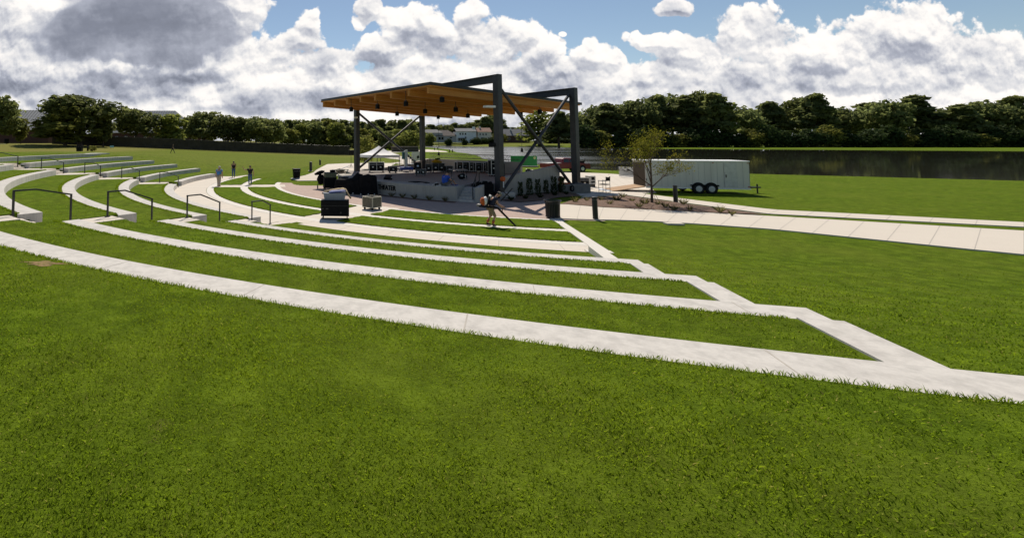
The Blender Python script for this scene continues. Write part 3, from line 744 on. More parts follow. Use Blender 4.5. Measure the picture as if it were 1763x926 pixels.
# things hanging under the roof
def on_roof(px, py):
    """roof underside point above the hanging object seen at a pixel: where the vertical through the ray meets mid-roof depth"""
    best = None
    for k in range(200):
        Y = 33 + k * .1; p = atY(px, py, Y); v = p - Nn
        ux = Vector((eu.x, eu.y)); wx_ = Vector((ew.x, ew.y)); det = ux.x * wx_.y - ux.y * wx_.x
        u = (v.x * wx_.y - v.y * wx_.x) / det; w = (ux.x * v.y - ux.y * v.x) / det
        zr = (Nn + eu * u + ew * w).z + fz - .1
        drop = zr - p.z
        if .3 < u < LU - .3 and .3 < w < LW - .3 and drop > .2 and (best is None or abs(drop - 1.05) < best[0]): best = (abs(drop - 1.05), p, zr)
    return best[1], best[2]
PEND = [(604.8, 188.9, 'black pendant speaker at the far left end of the timber roof, beside the column'), (650, 184, 'black pendant speaker second from the left under the timber roof'), (683.7, 196.5, 'black pendant speaker hanging below the far timber beam against the clouds'),
        (698.8, 179, 'black pendant speaker in front of the left middle of the timber roof'), (732, 192, 'black pendant speaker low between the two back columns under the timber roof'), (761, 172, 'large black pendant speaker nearest the peak of the timber roof'),
        (784.7, 189, 'black pendant speaker to the right of the yellow hoist under the timber roof'), (805.6, 200, 'black pendant speaker hanging against the clouds left of the front column'), (929.4, 193, 'black pendant speaker between the two right columns')]
pend0 = None
for px, py, lab in PEND:
    try: p, zr = on_roof(px, py)
    except TypeError:
        p = atY(px, py, 46.5); zr = rp(16, 5).z - .4
    if pend0 is None:
        t = thing('pendant_speaker', lab, 'speaker', p, .5, 'pendant speakers under the roof'); pend0 = t
        MB().box((0, 0, 0), (.27, .27, .36)).build('housing', M_BLACK, t, bevel=.03); MB().box((0, 0, .22), (.10, .22, .05)).build('bracket', M_BLACKMETAL, t)
        MB().cyl((0, 0, .27), (0, 0, 1), .022, n=6).build('stem', M_BLACKMETAL, t)
    else:
        t = copy_tree(pend0); t.location = p; t['label'] = lab
    st = [c for c in bpy.data.objects if c.parent == t and c.name.startswith('stem')][0]
    L_ = max(zr - p.z - .27, .1); st.location = (0, 0, .27 - .27 * L_ / .73); st.scale = (1, 1, L_ / .73)
def hoist(px, py, pyb, lab, col=M_YELLOWPAINT):
    p, zr = on_roof(px, py); zb = atY(px, pyb, p.y).z
    t = thing('chain_hoist', lab, 'hoist', p, .4, 'chain hoists')
    MB().box((0, 0, 0), (.26, .2, .36)).build('motor', M_BLACK, t, bevel=.03)
    MB().box((0, 0, (zr - p.z) / 2 + .12), (.05, .02, zr - p.z - .25)).build('sling', col, t)
    MB().cyl((0, 0, -.18), (0, 0, zb - p.z + .3), .014, n=5).build('chain', M_BLACKMETAL, t)
    MB().cyl((0, 0, zb - p.z + .35), (0, 0, zb - p.z), .05, .12, n=8).build('hook', M_BLACK, t)
hoist(754.5, 202, 268, 'yellow slung chain hoist with a long chain down to the back wall')
hoist(897, 197, 262, 'yellow slung chain hoist between the right columns with a hook above the green panel')

def lamp_head(name, px, py, Y, lab, m, d, rz):
    t = thing(name, lab, 'floodlight', atY(px, py, Y), rz)
    MB().box((0, 0, 0), d).build('housing', m, t, bevel=.02); MB().bar((0, 0, 0), (d[0] * .7, 0, -.02), .06).build('arm', M_STEEL, t)
lamp_head('floodlight', 842.5, 184, 32.6, 'pale floodlight bracketed to the front steel column under the roof edge', M_WHITE, (.8, .35, .14), .3)
lamp_head('floodlight', 612.5, 202.5, 47.2, 'small pale floodlight on the far left steel column', M_WHITE, (.34, .3, .18), .3)
p = atY(850, 249.5, 32.6)
t = thing('column_speaker', 'small dark wedge speaker bolted to the left side of the front column', 'speaker', p, colrot)
MB().prism([(-.35, -.18), (.05, -.18), (.05, .18), (-.35, .18)], -.16, .14).build('cabinet', M_BLACK, t, bevel=.05); MB().box((.06, 0, 0), (.05, .1, .2)).build('bracket', M_STEEL, t)

# ------------------------------------------------------------------ equipment
def casters(mb, w, d, r=.06, z=.0):
    for x in (-1, 1):
        for y in (-1, 1): mb.cyl((x * (w / 2 - .1) - .025, y * (d / 2 - .1), z + r), (x * (w / 2 - .1) + .025, y * (d / 2 - .1), z + r), r, n=10)
    return mb
def road_case(lab, loc, w, d, h, rz=0, panel=M_BLACK, edge=M_CASE_EDGE, bays=1, group='road cases on the stage', frame=.045, lid=True):
    t = thing('road_case', lab, 'road case', loc, rz, group); z0 = .13
    MB().box((0, 0, z0 + h / 2), (w, d, h)).build('body', panel, t)
    e = MB(); f_ = frame; o = .006
    for x in (-1, 1):
        for y in (-1, 1): e.box((x * (w / 2 - f_ / 2 + o), y * (d / 2 - f_ / 2 + o), z0 + h / 2), (f_, f_, h + 2 * o))
    for z in (z0 + f_ / 2 - o, z0 + h - f_ / 2 + o):
        for y in (-1, 1): e.box((0, y * (d / 2 - f_ / 2 + o), z), (w - 2 * f_, f_ - .004, f_))
        for x in (-1, 1): e.box((x * (w / 2 - f_ / 2 + o), 0, z), (f_ - .004, d - 2 * f_, f_))
    for b in range(1, bays): e.box((-w / 2 + w * b / bays, -d / 2 + f_ / 2 - o, z0 + h / 2), (f_, f_ - .004, h - 2 * f_))
    if lid: e.box((0, -d / 2 - o / 2, z0 + h * .74), (w - 2 * f_, .012, .03))
    e.build('edge_frame', edge, t)
    lt_ = MB()
    for b in range(bays):
        x = -w / 2 + w * (b + .5) / bays; lt_.box((x, -d / 2 - .012, z0 + h * .45), (min(.16, w * .3 / bays), .02, .11))
    lt_.build('latch', M_ALU, t)
    casters(MB(), w, d).build('caster', M_BLACK, t)
    return t
W_ANG = colrot
def deckat(px, py): return at(px, py, DZ)
# row of white-edged cases against the back wall
row = [(790, 296.0, .62, 1.0, 1, 'white edged black case at the left end of the row by the back wall'), (799.5, 296.2, .60, 1.0, 1, 'white edged black case, second of the row by the back wall'), (809.5, 296.8, .42, 1.02, 1, 'narrow white edged black case, third of the row by the back wall'),
       (822, 297.2, .66, 1.0, 1, 'square white framed black case in the middle of the row by the back wall'), (834, 297.5, .5, 1.0, 1, 'tall narrow black case near the right end of the row by the back wall'), (842.5, 298.5, .4, 1.1, 1, 'rightmost white edged case of the row by the back wall')]
for px, py, w_, h_, b, lab in row: road_case(lab, deckat(px, py), w_, .6, h_ - .13, .12, M_BLACK, M_DIRTYWHITE, b, frame=.06)
t = road_case('tall black equipment rack with pale edges just left of the front column', deckat(847.3, 303.5), .46, .5, 1.28, .25, M_BLACK, M_CASE_EDGE, 1)
k_ = road_case('dark two-bay road case with yellow straps piled on it', deckat(754.5, 297), 1.15, .7, .78, -.1, M_BLACK, mat('dull_edge', (.16, .17, .17), .5), 2)
t = thing('strap_pile', 'pile of yellow straps lying on the dark two-bay road case', 'straps', deckat(753, 297) + Vector((0, 0, .915)))
MB().blob((-.1, 0, .16), (.8, .5, .34), 3, .25).blob((.28, .05, .10), (.4, .4, .2), 5, .2).build('webbing', M_YELLOWPAINT, t)
MB().blob((.05, -.02, .40), (.55, .3, .14), 8, .2).build('black_cover', M_CLOTH_BLACK, t)
road_case('two-bay black equipment case with pale edging near the white tent', at(648, 296.5, .93), 1.5, .65, .86, .0, M_BLACK, M_CASE_EDGE, 2, frame=.05)
t = road_case('small open black case with its lid propped up in mid stage', deckat(724.5, 302.5), .92, .6, .45, -.25, M_BLACK, mat('dull_edge', (.16, .17, .17), .5), 2)
MB().box((-.28, .28, .86), (.62, .06, .55), M=Matrix.Rotation(R(-14), 3, 'X')).build('lid', M_BLACK, t, bevel=.01)
MB().box((-.26, .245, .84), (.16, .02, .14), M=Matrix.Rotation(R(-14), 3, 'X')).build('lid_sticker', M_ALU, t)
# folding table
p = deckat(788, 308.5)
t = thing('folding_table', 'grey topped folding table on the stage behind the man in blue', 'table', p, .12)
MB().box((0, 0, .76), (1.42, .7, .05)).build('table_top', mat('table_grey', (.25, .235, .22), .6), t, bevel=.01)
for x in (-.64, .64):
    for y in (-.28, .28): MB().cyl((x, y, 0), (x, y, .735), .022, n=8).build('leg', M_BLACKMETAL, t)
t = thing('gear_bag', 'black gear bag with pale items under the folding table', 'bag', p + Vector((.35, -.02, 0)), .1)
MB().blob((0, 0, .22), (.75, .35, .42), 4, .12).build('bag', M_CLOTH_BLACK, t, smooth=True); MB().box((-.1, -.19, .28), (.18, .03, .10)).build('label_tag', M_DIRTYWHITE, t); MB().box((.2, -.18, .24), (.05, .03, .2)).build('strap', M_DIRTYWHITE, t)
# vertical mast lift
p = deckat(699, 295)
t = thing('mast_lift', 'grey aluminium mast lift with a blue base at the back of the stage', 'lift', p, .2)
MB().box((0, 0, .28), (1.3, .75, .3)).build('base', M_BLUEPLASTIC, t, bevel=.03); casters(MB(), 1.3, .75, .11).build('caster', M_TYRE, t)
mb = MB(); 
for k in range(4): mb.box((-.15 + .1 * k, .05 * k - .1, 1.25 + .03 * k), (.085, .28 - .04 * k, 1.7))
mb.build('mast', M_ALU, t); MB().box((-.3, .0, 1.6), (.16, .3, .75)).build('control_box', mat('teal_box', (.02, .12, .13), .5), t, bevel=.02)
mb = MB(); mb.box((.5, 0, .75), (.5, .65, .05))
for x in (.28, .72):
    for y in (-.3, .3): mb.cyl((x, y, .75), (x, y, 1.75), .02, n=6)
for z in (1.25, 1.75): mb.tube([(.28, -.3, z), (.72, -.3, z), (.72, .3, z), (.28, .3, z), (.28, -.3, z)], .02, 6)
mb.build('work_platform', M_ALU, t)
t = thing('step_stool', 'small white step stool on the back of the stage beside the mast lift', 'stool', deckat(684, 295.5), .2)
MB().box((0, 0, .38), (.55, .35, .04)).build('seat', M_WHITE, t)
for x in (-.24, .24):
    for y in (-.14, .14): MB().bar((x, y, 0), (x * .9, y * .9, .37), .035).build('leg', M_WHITE, t)
t = thing('cable_heap', 'heap of dark hoses and boxes at the foot of the mast lift', 'cables', deckat(712, 292.5))
MB().blob((0, 0, .18), (1.1, .6, .4), 9, .3).blob((.5, .1, .1), (.6, .5, .25), 2, .3).build('hoses', M_CLOTH_BLACK, t)
# lattice truss lying along the back wall
a, b = Vector((12.55, 53.0, 2.16)), Vector((17.9, 44.2, 2.2))
t = thing('lattice_truss', 'brownish lattice truss section lying along the top of the back wall', 'truss', a)
mb = MB(); d_ = b - a; sd_ = Vector((d_.y, -d_.x, 0)).normalized() * .18
for o in (sd_, -sd_):
    for z in (0, .42): mb.cyl(o + Vector((0, 0, z)), d_ + o + Vector((0, 0, z)), .03, n=6)
    for k in range(22):
        q0, q1 = d_ * (k / 22), d_ * ((k + 1) / 22); mb.cyl(q0 + o + Vector((0, 0, 0 if k % 2 else .42)), q1 + o + Vector((0, 0, .42 if k % 2 else 0)), .018, n=5)
mb.build('lattice', mat('truss_tan', (.26, .23, .18), .5, .3), t)
# floor monitor / speaker next to the column
p = deckat(862, 303.5)
t = thing('loudspeaker', 'big black loudspeaker standing on the stage right of the front column', 'speaker', p, .2)
MB().box((0, 0, .55), (.55, .5, 1.1)).build('cabinet', M_BLACK, t, bevel=.02); MB().box((0, -.256, .55), (.47, .012, 1.0)).build('grille', M_BLACKMETAL, t)
p = at(604.5, 292, .6)
t = thing('loudspeaker', 'black loudspeaker on a pole stand by the far left column', 'speaker', p, .3)
MB().box((0, 0, 2.0), (.62, .42, .62)).build('cabinet', M_BLACK, t, bevel=.03); MB().cyl((0, 0, 0), (0, 0, 1.7), .025, n=8).build('pole', M_BLACKMETAL, t)
mb = MB()
for k in range(3): mb.bar((0, 0, .6), (.45 * math.cos(k * 2.1), .45 * math.sin(k * 2.1), 0), .03)
mb.build('tripod_base', M_BLACKMETAL, t)

# ---- heap at the left front of the stage
p = at(566, 325, 0)
t = thing('road_case', 'black case with a clear topped bin and boxes stacked on it, left of the stage', 'road case', at(568, 326, 0), .15, 'gear stacked left of the stage')
MB().box((0, 0, .55), (1.05, .7, .85)).build('body', M_BLACK, t, bevel=.02); casters(MB(), 1.05, .7).build('caster', M_BLACK, t)
t = thing('storage_bin', 'greenish see-through bin on the black case left of the stage', 'bin', at(568, 326, 0) + Vector((.02, 0, .98)), .15)
MB().box((0, 0, .19), (.98, .6, .38)).build('tub', mat('olive_bin', (.095, .105, .06), .4, var=.5, scale=9), t, bevel=.03); MB().box((0, 0, .40), (1.02, .64, .04)).build('lid', mat('bin_lid', (.03, .032, .03), .5), t)
t = thing('equipment_box', 'small black box on top of the greenish bin', 'box', at(570, 326, 0) + Vector((.12, 0, 1.41)), .2)
MB().box((0, 0, .09), (.40, .3, .18)).build('body', M_BLACK, t, bevel=.01); MB().box((0, 0, .2), (.12, .03, .03)).build('handle', M_BLACKMETAL, t)
t = thing('hand_cart', 'black folded hand cart with gear strapped on, leftmost beside the stage', 'cart', at(552.5, 324.5, 0), .2)
MB().bar((-.3, 0, .15), (.0, .1, 1.35), .05).bar((.25, 0, .15), (.2, .1, 1.35), .05).bar((0, .1, 1.35), (.2, .1, 1.35), .05).build('frame', M_BLACKMETAL, t)
MB().blob((.0, 0, .75), (.7, .5, .8), 6, .2).build('bundle', M_CLOTH_BLACK, t); MB().blob((-.1, 0, 1.32), (.95, .45, .3), 7, .15, M=Matrix.Rotation(R(-18), 3, 'Y')).build('case_on_top', M_CLOTH_BLACK, t)
mb = MB()
for x in (-.3, .25): mb.cyl((x - .03, -.1, .13), (x + .03, -.1, .13), .13, n=12)
mb.build('wheel', M_TYRE, t)
def tarp(lab, c, w, d, h, rz, seed, peaks):
    """gear under a cloth: sides hang to the floor with folds, top follows what is below"""
    t = thing('covered_gear', lab, 'covered gear', c, rz, 'gear under black covers'); rr = random.Random(seed); n = 40; rows = []
    ph = [rr.uniform(0, 6) for _ in range(4)]
    def rad(a, k): return 1 + k * (.05 * math.sin(7 * a + ph[0]) + .04 * math.sin(13 * a + ph[1]))
    def sq(a): c_, s_ = math.cos(a), math.sin(a); q = (abs(c_) ** 4 + abs(s_) ** 4) ** -.25; return c_ * q, s_ * q
    for f_, z, k in ((1.06, .06, 1.6), (1.03, h * .4, 1.2), (1.0, h * .8, .6), (.97, h * .95, .3), (.8, h, .2), (.55, h, .1), (.28, h, .1), (.02, h, 0)):
        row_ = []
        for i in range(n + 1):
            a = 2 * math.pi * i / n; x, y = sq(a); x, y = x * w / 2 * f_ * rad(a, k), y * d / 2 * f_ * rad(a, k); zz = z
            if z > h * .7:
                for px_, py_, r_, ph_ in peaks: zz += ph_ * max(0, 1 - math.hypot(x - px_, y - py_) / r_) * min(1, (z / h - .7) / .25)
            row_.append(Vector((x, y, zz)))
        rows.append(row_)
    MB().grid(rows).build('cover', M_CLOTH_BLACK, t, smooth=False)
    mb = MB(); [mb.cyl((x * w * .4 - .03, -d / 2 - .02, .07), (x * w * .4 + .03, -d / 2 - .02, .07), .07, n=10) for x in (-1, .1, 1)]; mb.build('caster', M_DIRTYWHITE, t)
tarp('long piece of gear under a peaked black cover in front of the stage wall', at(606, 335, 0) + Vector((.1, .5, 0)), 2.6, 1.0, 1.12, -.25, 3, [(.35, .1, .5, .5), (.85, .0, .32, .42)])
tarp('rounded gear under a black cover hiding the wall left of the lettering', at(636, 336, 0) + Vector((-.05, .3, 0)), 1.25, 1.0, 1.42, -.2, 5, [(.0, 0, .5, .12)])
t = thing('pallet', 'low wooden pallet of odd gear on the path left of the stage', 'pallet', on(588, 298), .4)
for k in range(5): MB().box((-.8 + .4 * k, 0, .13), (.3, 1.0, .025)).build('slat', mat('pallet_wood', (.30, .25, .19), .85), t)
for y in (-.4, .0, .4): MB().box((0, y, .06), (1.9, .08, .1)).build('bearer', mat('pallet_wood', (.30, .25, .19), .85), t)
t = thing('gear_heap', 'heap of brown sacking and rods lying on the low pallet', 'gear', on(588, 298) + Vector((0, 0, .145)), .4)
MB().blob((-.2, 0, .13), (1.2, .7, .3), 5, .3).build('sacking', mat('sacking', (.22, .17, .12), .9), t); MB().bar((-.9, -.2, .05), (.9, .3, .5), .04).bar((-.6, .2, .05), (1.2, .4, .62), .03).build('rods', M_ALU, t)
t = thing('barrier_rail', 'low white trestle rail beside the pallet left of the stage', 'trestle', on(586, 302), .2)
mb = MB().bar((-.9, 0, .55), (.9, 0, .55), .07)
for x in (-.75, .75): mb.bar((x, -.3, 0), (x, 0, .55), .05).bar((x, .3, 0), (x, 0, .55), .05)
mb.build('trestle', M_DIRTYWHITE, t)

road_case('upright black case behind the peaked black cover', at(592, 327, 0), .7, .6, .95, .2, M_BLACK, mat('dull_edge', (.16, .17, .17), .5), 1, 'gear stacked left of the stage')
t = thing('monitor_wedge', 'black wedge floor monitor on the apron behind the covered gear', 'speaker', at(668, 309, DZ + .02), R(-40))
MB().prism([(-.3, -.2), (.3, -.2), (.3, .2), (-.3, .2)], 0, .12).build('cabinet', M_BLACK, t, bevel=.01); MB().box((0, .05, .24), (.6, .34, .05), M=Matrix.Rotation(R(35), 3, 'X')).build('grille', M_BLACKMETAL, t)
for px_, py_, w_, h_, rz_, lab in ((676, 297.5, .8, .5, .1, 'low dark case beside the white step stool'), (738, 297.5, .6, .7, -.2, 'small dark case just left of the strap laden case'), (772, 297.8, .7, .55, .2, 'low dark case behind the folding table')):
    road_case(lab, deckat(px_, py_), w_, .5, h_, rz_, M_BLACK, mat('dull_edge', (.16, .17, .17), .5), 1)
# ---- cases on the crossing path
p = at(577, 376.5, 0)
t = thing('road_case', 'large plain black road case on casters on the crossing path, carrying a bin', 'road case', p, -.06, 'cases on the crossing path')
MB().box((0, 0, .575), (1.44, .72, .80)).build('body', M_BLACK, t, bevel=.03); casters(MB(), 1.44, .72, .075).build('caster', M_BLACK, t)
mb = MB(); mb.cyl((.3, -.358, .36), (.3, -.372, .36), .045, n=12); mb.box((-.4, -.363, .55), (.13, .012, .05)); mb.box((-.62, -.363, .55), (.1, .012, .05)); mb.build('latch', mat('dark_latch', (.05, .05, .05), .4, .5), t)
MB().box((0, 0, .70), (1.452, .732, .02)).build('lid_seam', M_BLACKMETAL, t)
bt = p + Vector((-.02, 0, .977))
t = thing('storage_bin', 'grey plastic storage bin with a blue lid on the large black road case', 'bin', bt, -.06)
mb = MB(); tp, bo = (1.16, .56), (1.02, .46); hh = .36
vs = [(sx * d0 / 2, sy * d1 / 2, z) for (d0, d1), z in ((bo, 0), (tp, hh)) for sx, sy in ((-1, -1), (1, -1), (1, 1), (-1, 1))]
mb.add(vs, ((0, 1, 5, 4), (1, 2, 6, 5), (2, 3, 7, 6), (3, 0, 4, 7), (0, 3, 2, 1), (4, 5, 6, 7)))
for k in range(9): mb.box((-.42 + .105 * k, -.262, .19), (.018, .03, .26), M=Matrix.Rotation(R(-7), 3, 'X'))
mb.box((0, 0, hh - .02), (1.2, .6, .035)); mb.build('tub', M_GREYPLASTIC, t)
lm = Matrix.Rotation(R(-5), 3, 'Y'); MB().box((.14, -.02, .435), (.86, .6, .07), M=lm).box((.14, -.02, .475), (.7, .46, .03), M=lm).build('lid', M_BLUEPLASTIC, t, bevel=.015)
MB().box((-.6, -.1, .34), (.1, .3, .05)).build('handle', M_BLACK, t)
t = thing('blanket', 'tan packing blanket draped over the blue lid and hanging off the right side', 'blanket', bt, -.06)
rows = []
prof_ = [(-.55, .40), (-.35, .46), (-.05, .50), (.2, .545), (.42, .57), (.56, .53), (.64, .40), (.74, .22), (.84, .09)]
for i, (x, z) in enumerate(prof_): rows.append([Vector((x + .03 * math.sin(k * 1.9), (-.02 if i < 5 else -.20) + (.30 if i < 5 else .46) * k / 9, z + .025 * math.sin(k * 1.3 + i) + (.0 if k > 3 else -.05 * (i < 5)))) for k in range(10)])
o = MB().grid(rows).build('blanket_sheet', M_TAN, t, smooth=True); s_ = o.modifiers.new('thick', 'SOLIDIFY'); s_.thickness = .03
p = at(640.5, 360.5, 0)
t = thing('wire_crate', 'open grey mesh-sided crate with pale edges on casters, right of the black case', 'crate', p, R(42), 'cases on the crossing path')
w_, h_ = .80, .62; z0 = .14; pn = MB()
for k in range(4):
    M_ = Rz(k * math.pi / 2); pn.box(M_ @ Vector((0, -w_ / 2 + .02, z0 + h_ / 2)), (w_ - .08, .02, h_ - .06), M=M_)
pn.box((0, 0, z0 + .02), (w_ - .05, w_ - .05, .03)); pn.build('side_panel', M_GREYCASE, t)
e = MB()
for x in (-1, 1):
    for y in (-1, 1): e.box((x * (w_ / 2 - .02), y * (w_ / 2 - .02), z0 + h_ / 2), (.05, .05, h_))
for z in (z0 + .02, z0 + h_ - .02):
    for s_ in (-1, 1): e.box((0, s_ * (w_ / 2 - .02), z), (w_ - .09, .045, .045)).box((s_ * (w_ / 2 - .02), 0, z), (.045, w_ - .09, .045))
e.build('edge_frame', mat('aged_edge', (.40, .37, .31), .5, .3), t); casters(MB(), w_, w_, .07).build('caster', M_BLACK, t)
MB().blob((0, 0, z0 + .36), (.6, .6, .3), 4, .2).build('cable_coils', M_CLOTH_BLACK, t)

# ---- right of the steps
p = at(834, 342.5, 0)
t = thing('planter_box', 'dark low block of stacked gear under black cloth, between the steps and the front column', 'covered gear', p + Vector((.05, .45, 0)), .35, 'gear under black covers'); t.name = 'covered_gear'
MB().box((0, 0, .5), (1.3, .8, 1.0)).build('stack', M_CLOTH_BLACK, t, bevel=.05)
mb = MB()
for k in range(7): mb.blob((-.55 + .18 * k, -.05 + .12 * (k % 3 - 1), 1.03 + .05 * (k % 2)), (.3, .34, .24), k, .25, 8)
mb.build('clutter', M_CLOTH_BLACK, t)
MB().box((-.2, .0, 1.16), (.5, .3, .03), .2).box((.32, .1, 1.2), (.4, .25, .03), -.3).build('lid', mat('faded_lid', (.16, .16, .16), .6), t)
t = thing('concrete_block', 'short grey concrete block at the foot of the front column', 'block', at(874, 343.5, 0), R(20))
MB().prism([(-.5, -.2), (.5, -.2), (.5, .2), (-.5, .2)], -.02, .48).build('block', mat('block_grey', (.42, .41, .38), .9, var=.1, scale=3, bump=.2), t, bevel=.02)
t = thing('trestle_stand', 'black folding stand leaning against the short concrete block', 'stand', at(872, 345.5, 0) + Vector((0, -.05, 0)), R(15))
MB().bar((-.55, -.1, 0), (.5, .05, .8), .05).build('leg', M_BLACKMETAL, t); MB().bar((.45, -.15, 0), (-.5, .05, .82), .05).build('leg', M_BLACKMETAL, t); MB().bar((-.25, -.05, .2), (.25, -.05, .2), .03).build('crossbar', M_BLACKMETAL, t)
t = thing('cord_reel', 'orange cord reel with a white strap hanging on the front steel column', 'reel', Vector((CA.x, CA.y, 0)) + Vector((.08, -.36, 1.36)), colrot)
o = MB().cyl((0, -.1, 0), (0, .08, 0), .17, n=14).build('reel', M_ORANGE, t); MB().box((.0, -.06, -.38), (.07, .03, .42)).build('strap', M_WHITE, t)

# trash receptacles
t = thing('litter_bin', 'dark slatted metal litter bin beside the brick plaza, near the bollard', 'bin', at(952, 375.5, 0))
mb = MB()
for k in range(28):
    a = 2 * math.pi * k / 28; c_, s_ = math.cos(a), math.sin(a)
    mb.bar((c_ * .33, s_ * .33, .06), (c_ * .35, s_ * .35, .80), .045, .012).bar((c_ * .35, s_ * .35, .80), (c_ * .40, s_ * .40, .92), .045, .012)
mb.build('slats', M_BLACKMETAL, t)
MB().lathe([(.30, .05), (.305, .85), (.28, .86), (.26, .3), (.0, .3)], 20).build('liner', M_BLACK, t)
mb = MB()
for r_, z in ((.345, .10), (.365, .78), (.41, .92)):
    mb.tube([(r_ * math.cos(a), r_ * math.sin(a), z) for a in np.linspace(0, 2 * math.pi, 25)], .016, 6)
mb.build('hoops', M_BLACKMETAL, t); MB().cyl((0, 0, .0), (0, 0, .06), .28, n=20).build('foot', M_BLACKMETAL, t)
def wheelie(lab, p, w=.78, h=1.0, rz=0, lid=True, grp='black bins on the lawn'):
    t = thing('waste_bin', lab, 'bin', p, rz, grp)
    mb = MB(); vs = [(sx * w / 2 * k, sy * w / 2 * k, z) for k, z in ((.85, .05), (1, h)) for sx, sy in ((-1, -1), (1, -1), (1, 1), (-1, 1))]
    mb.add(vs, ((0, 1, 5, 4), (1, 2, 6, 5), (2, 3, 7, 6), (3, 0, 4, 7), (0, 3, 2, 1), (4, 5, 6, 7))); mb.build('bin_body', M_BLACK, t, bevel=.03)
    MB().box((0, 0, h + .03), (w + .06, w + .06, .06)).build('lid', M_BLACK, t, bevel=.02)
    [MB().box((x * w, -w / 2 - .01, h * .82), (.11, .012, .1)).build('label_tag', mat('faded_label', (.10, .10, .10), .6), t) for x in (-.3, 0, .3)]
wheelie('square black bin beside the plaza edge, right of the three walkers', on(510.5, 307), .74, .92, .2)
wheelie('black bin standing on the lawn behind the topmost seat wall', on(137, 261.3), .95, 1.05, .1)
wheelie('narrow black bin beside the larger one behind the topmost seat wall', on(151, 260.7), .3, 1.0, .1)
def bollard(lab, p, r, h, tilt=0.0):
    t = thing('bollard_light', lab, 'bollard', p, 0, 'black bollard lights'); t.rotation_euler = (0, tilt, 0)
    MB().cyl((0, 0, .0), (0, 0, h - .16), r, n=20).build('shaft', M_BLACKMETAL, t, bevel=.008)
    MB().cyl((0, 0, h - .16), (0, 0, h - .12), r * .82, n=20).build('lens', mat('bollard_lens', (.08, .085, .09), .3), t)
    MB().cyl((0, 0, h - .12), (0, 0, h), r, n=20).build('cap', M_BLACKMETAL, t, bevel=.01)
    MB().box((0, 0, -.01), (r * 3.4, r * 3.4, .05)).build('footing', M_PAVE, t)
bollard('tall black bollard light at the lawn edge in front of the mulch bed', at(1025.5, 378.5, 0), .125, 1.16, -.02)
bollard('black bollard light in the mulch bed in front of the trailer', at(1163.5, 348.5, .03), .125, 1.10)
bollard('black bollard light nearer of the two by the curved rear path', on(535, 294), .16, .98)
bollard('black bollard light farther of the two by the curved rear path', on(551, 286.2), .15, 1.0)
t = thing('valve_box', 'flat grey valve box lid on the grass at the path edge', 'valve box', on(1160, 387) + Vector((0, 0, .03)), R(-8))
MB().box((0, 0, .02), (.75, .4, .08)).build('lid', M_PAVE, t, bevel=.01)
t = thing('director_chair', 'tall black director chair with a pale metal frame by the mulch bed', 'chair', at(1041, 334, 0), R(35))
fr = mat('chair_frame', (.36, .35, .33), .35, .6)
for x in (-.33, .33):
    for y in (-.25, .25): MB().cyl((x, y, 0), (x, y, 1.0 if y < 0 else 1.0), .02, n=8).build('leg', fr, t)
mb = MB()
for x in (-.33, .33): mb.cyl((x, -.25, .3), (x, .25, .3), .016, n=6).cyl((x, -.27, 1.0), (x, .3, 1.0), .022, n=6)
for y in (-.25, .25): mb.cyl((-.33, y, .45), (.33, y, .45), .014, n=6).cyl((-.33, y, .12), (.33, y, .12), .014, n=6)
mb.build('stretcher', fr, t)
MB().box((0, 0, .72), (.62, .5, .05)).build('seat', M_CLOTH_BLACK, t, bevel=.02)
mb = MB(); mb.cyl((-.33, -.25, 1.0), (-.33, -.29, 1.32), .018, n=6).cyl((.33, -.25, 1.0), (.33, -.29, 1.32), .018, n=6); mb.build('back_post', fr, t)
rows = [[Vector((x, -.28 - .03 * (1 - (x / .35) ** 2), z - .05 * (1 - (x / .35) ** 2) * (z > 1.2))) for x in np.linspace(-.35, .35, 9)] for z in (1.0, 1.1, 1.2, 1.33)]
o = MB().grid(rows).build('backrest', M_CLOTH_BLACK, t); s_ = o.modifiers.new('thick', 'SOLIDIFY'); s_.thickness = .02
# low block wall and gear by the rear right column
t = thing('planter_wall', 'low grey block wall around the base of the rear right column', 'wall', at(996, 334, 0), R(8))
MB().box((0, .3, .34), (2.3, .3, .72)).box((1.0, 1.0, .34), (.3, 1.1, .72)).build('blockwork', mat('block_shaded', (.17, .165, .155), .9, var=.15, scale=3, bump=.2), t, bevel=.015)  # shadow round the column base is put into this darker block colour
p = at(1017, 322, 0)
t = thing('generator', 'pale boxy generator on a stand right of the rear right column', 'generator', p, R(10))
MB().box((0, 0, .62), (.55, .6, .72)).build('body', M_DIRTYWHITE, t, bevel=.03); MB().box((0, -.305, .75), (.3, .012, .25)).box((0, -.305, .45), (.36, .012, .12)).build('control_panel', M_BLACK, t)
for x in (-.22, .22): MB().box((x, 0, .13), (.06, .5, .26)).build('leg', M_BLACKMETAL, t)
road_case('long black case with a pale rim beside the generator', at(1003, 324, 0), .85, .6, .75, .1, M_BLACK, M_DIRTYWHITE, 1, 'cases by the rear right column')
t = thing('cable_coil', 'coil of black cable hung over the low block wall', 'cables', at(1002, 334, 0) + Vector((0, -.02, 0)), R(8))
for x, rr_ in ((-.75, .15),):
    mb = MB()
    for k in range(3): mb.tube([(x + rr_ * math.cos(a) * (1 - .1 * k), .1 - .03 * k, .42 + (rr_ + .06) * math.sin(a)) for a in np.linspace(0, 6.283, 17)], .03, 5)
    mb.build('coil', M_BLACK, t)
t = thing('storage_tub', 'orange tub with rust coloured sacks beside the wing wall end', 'tub', at(968, 331, 0), R(10))
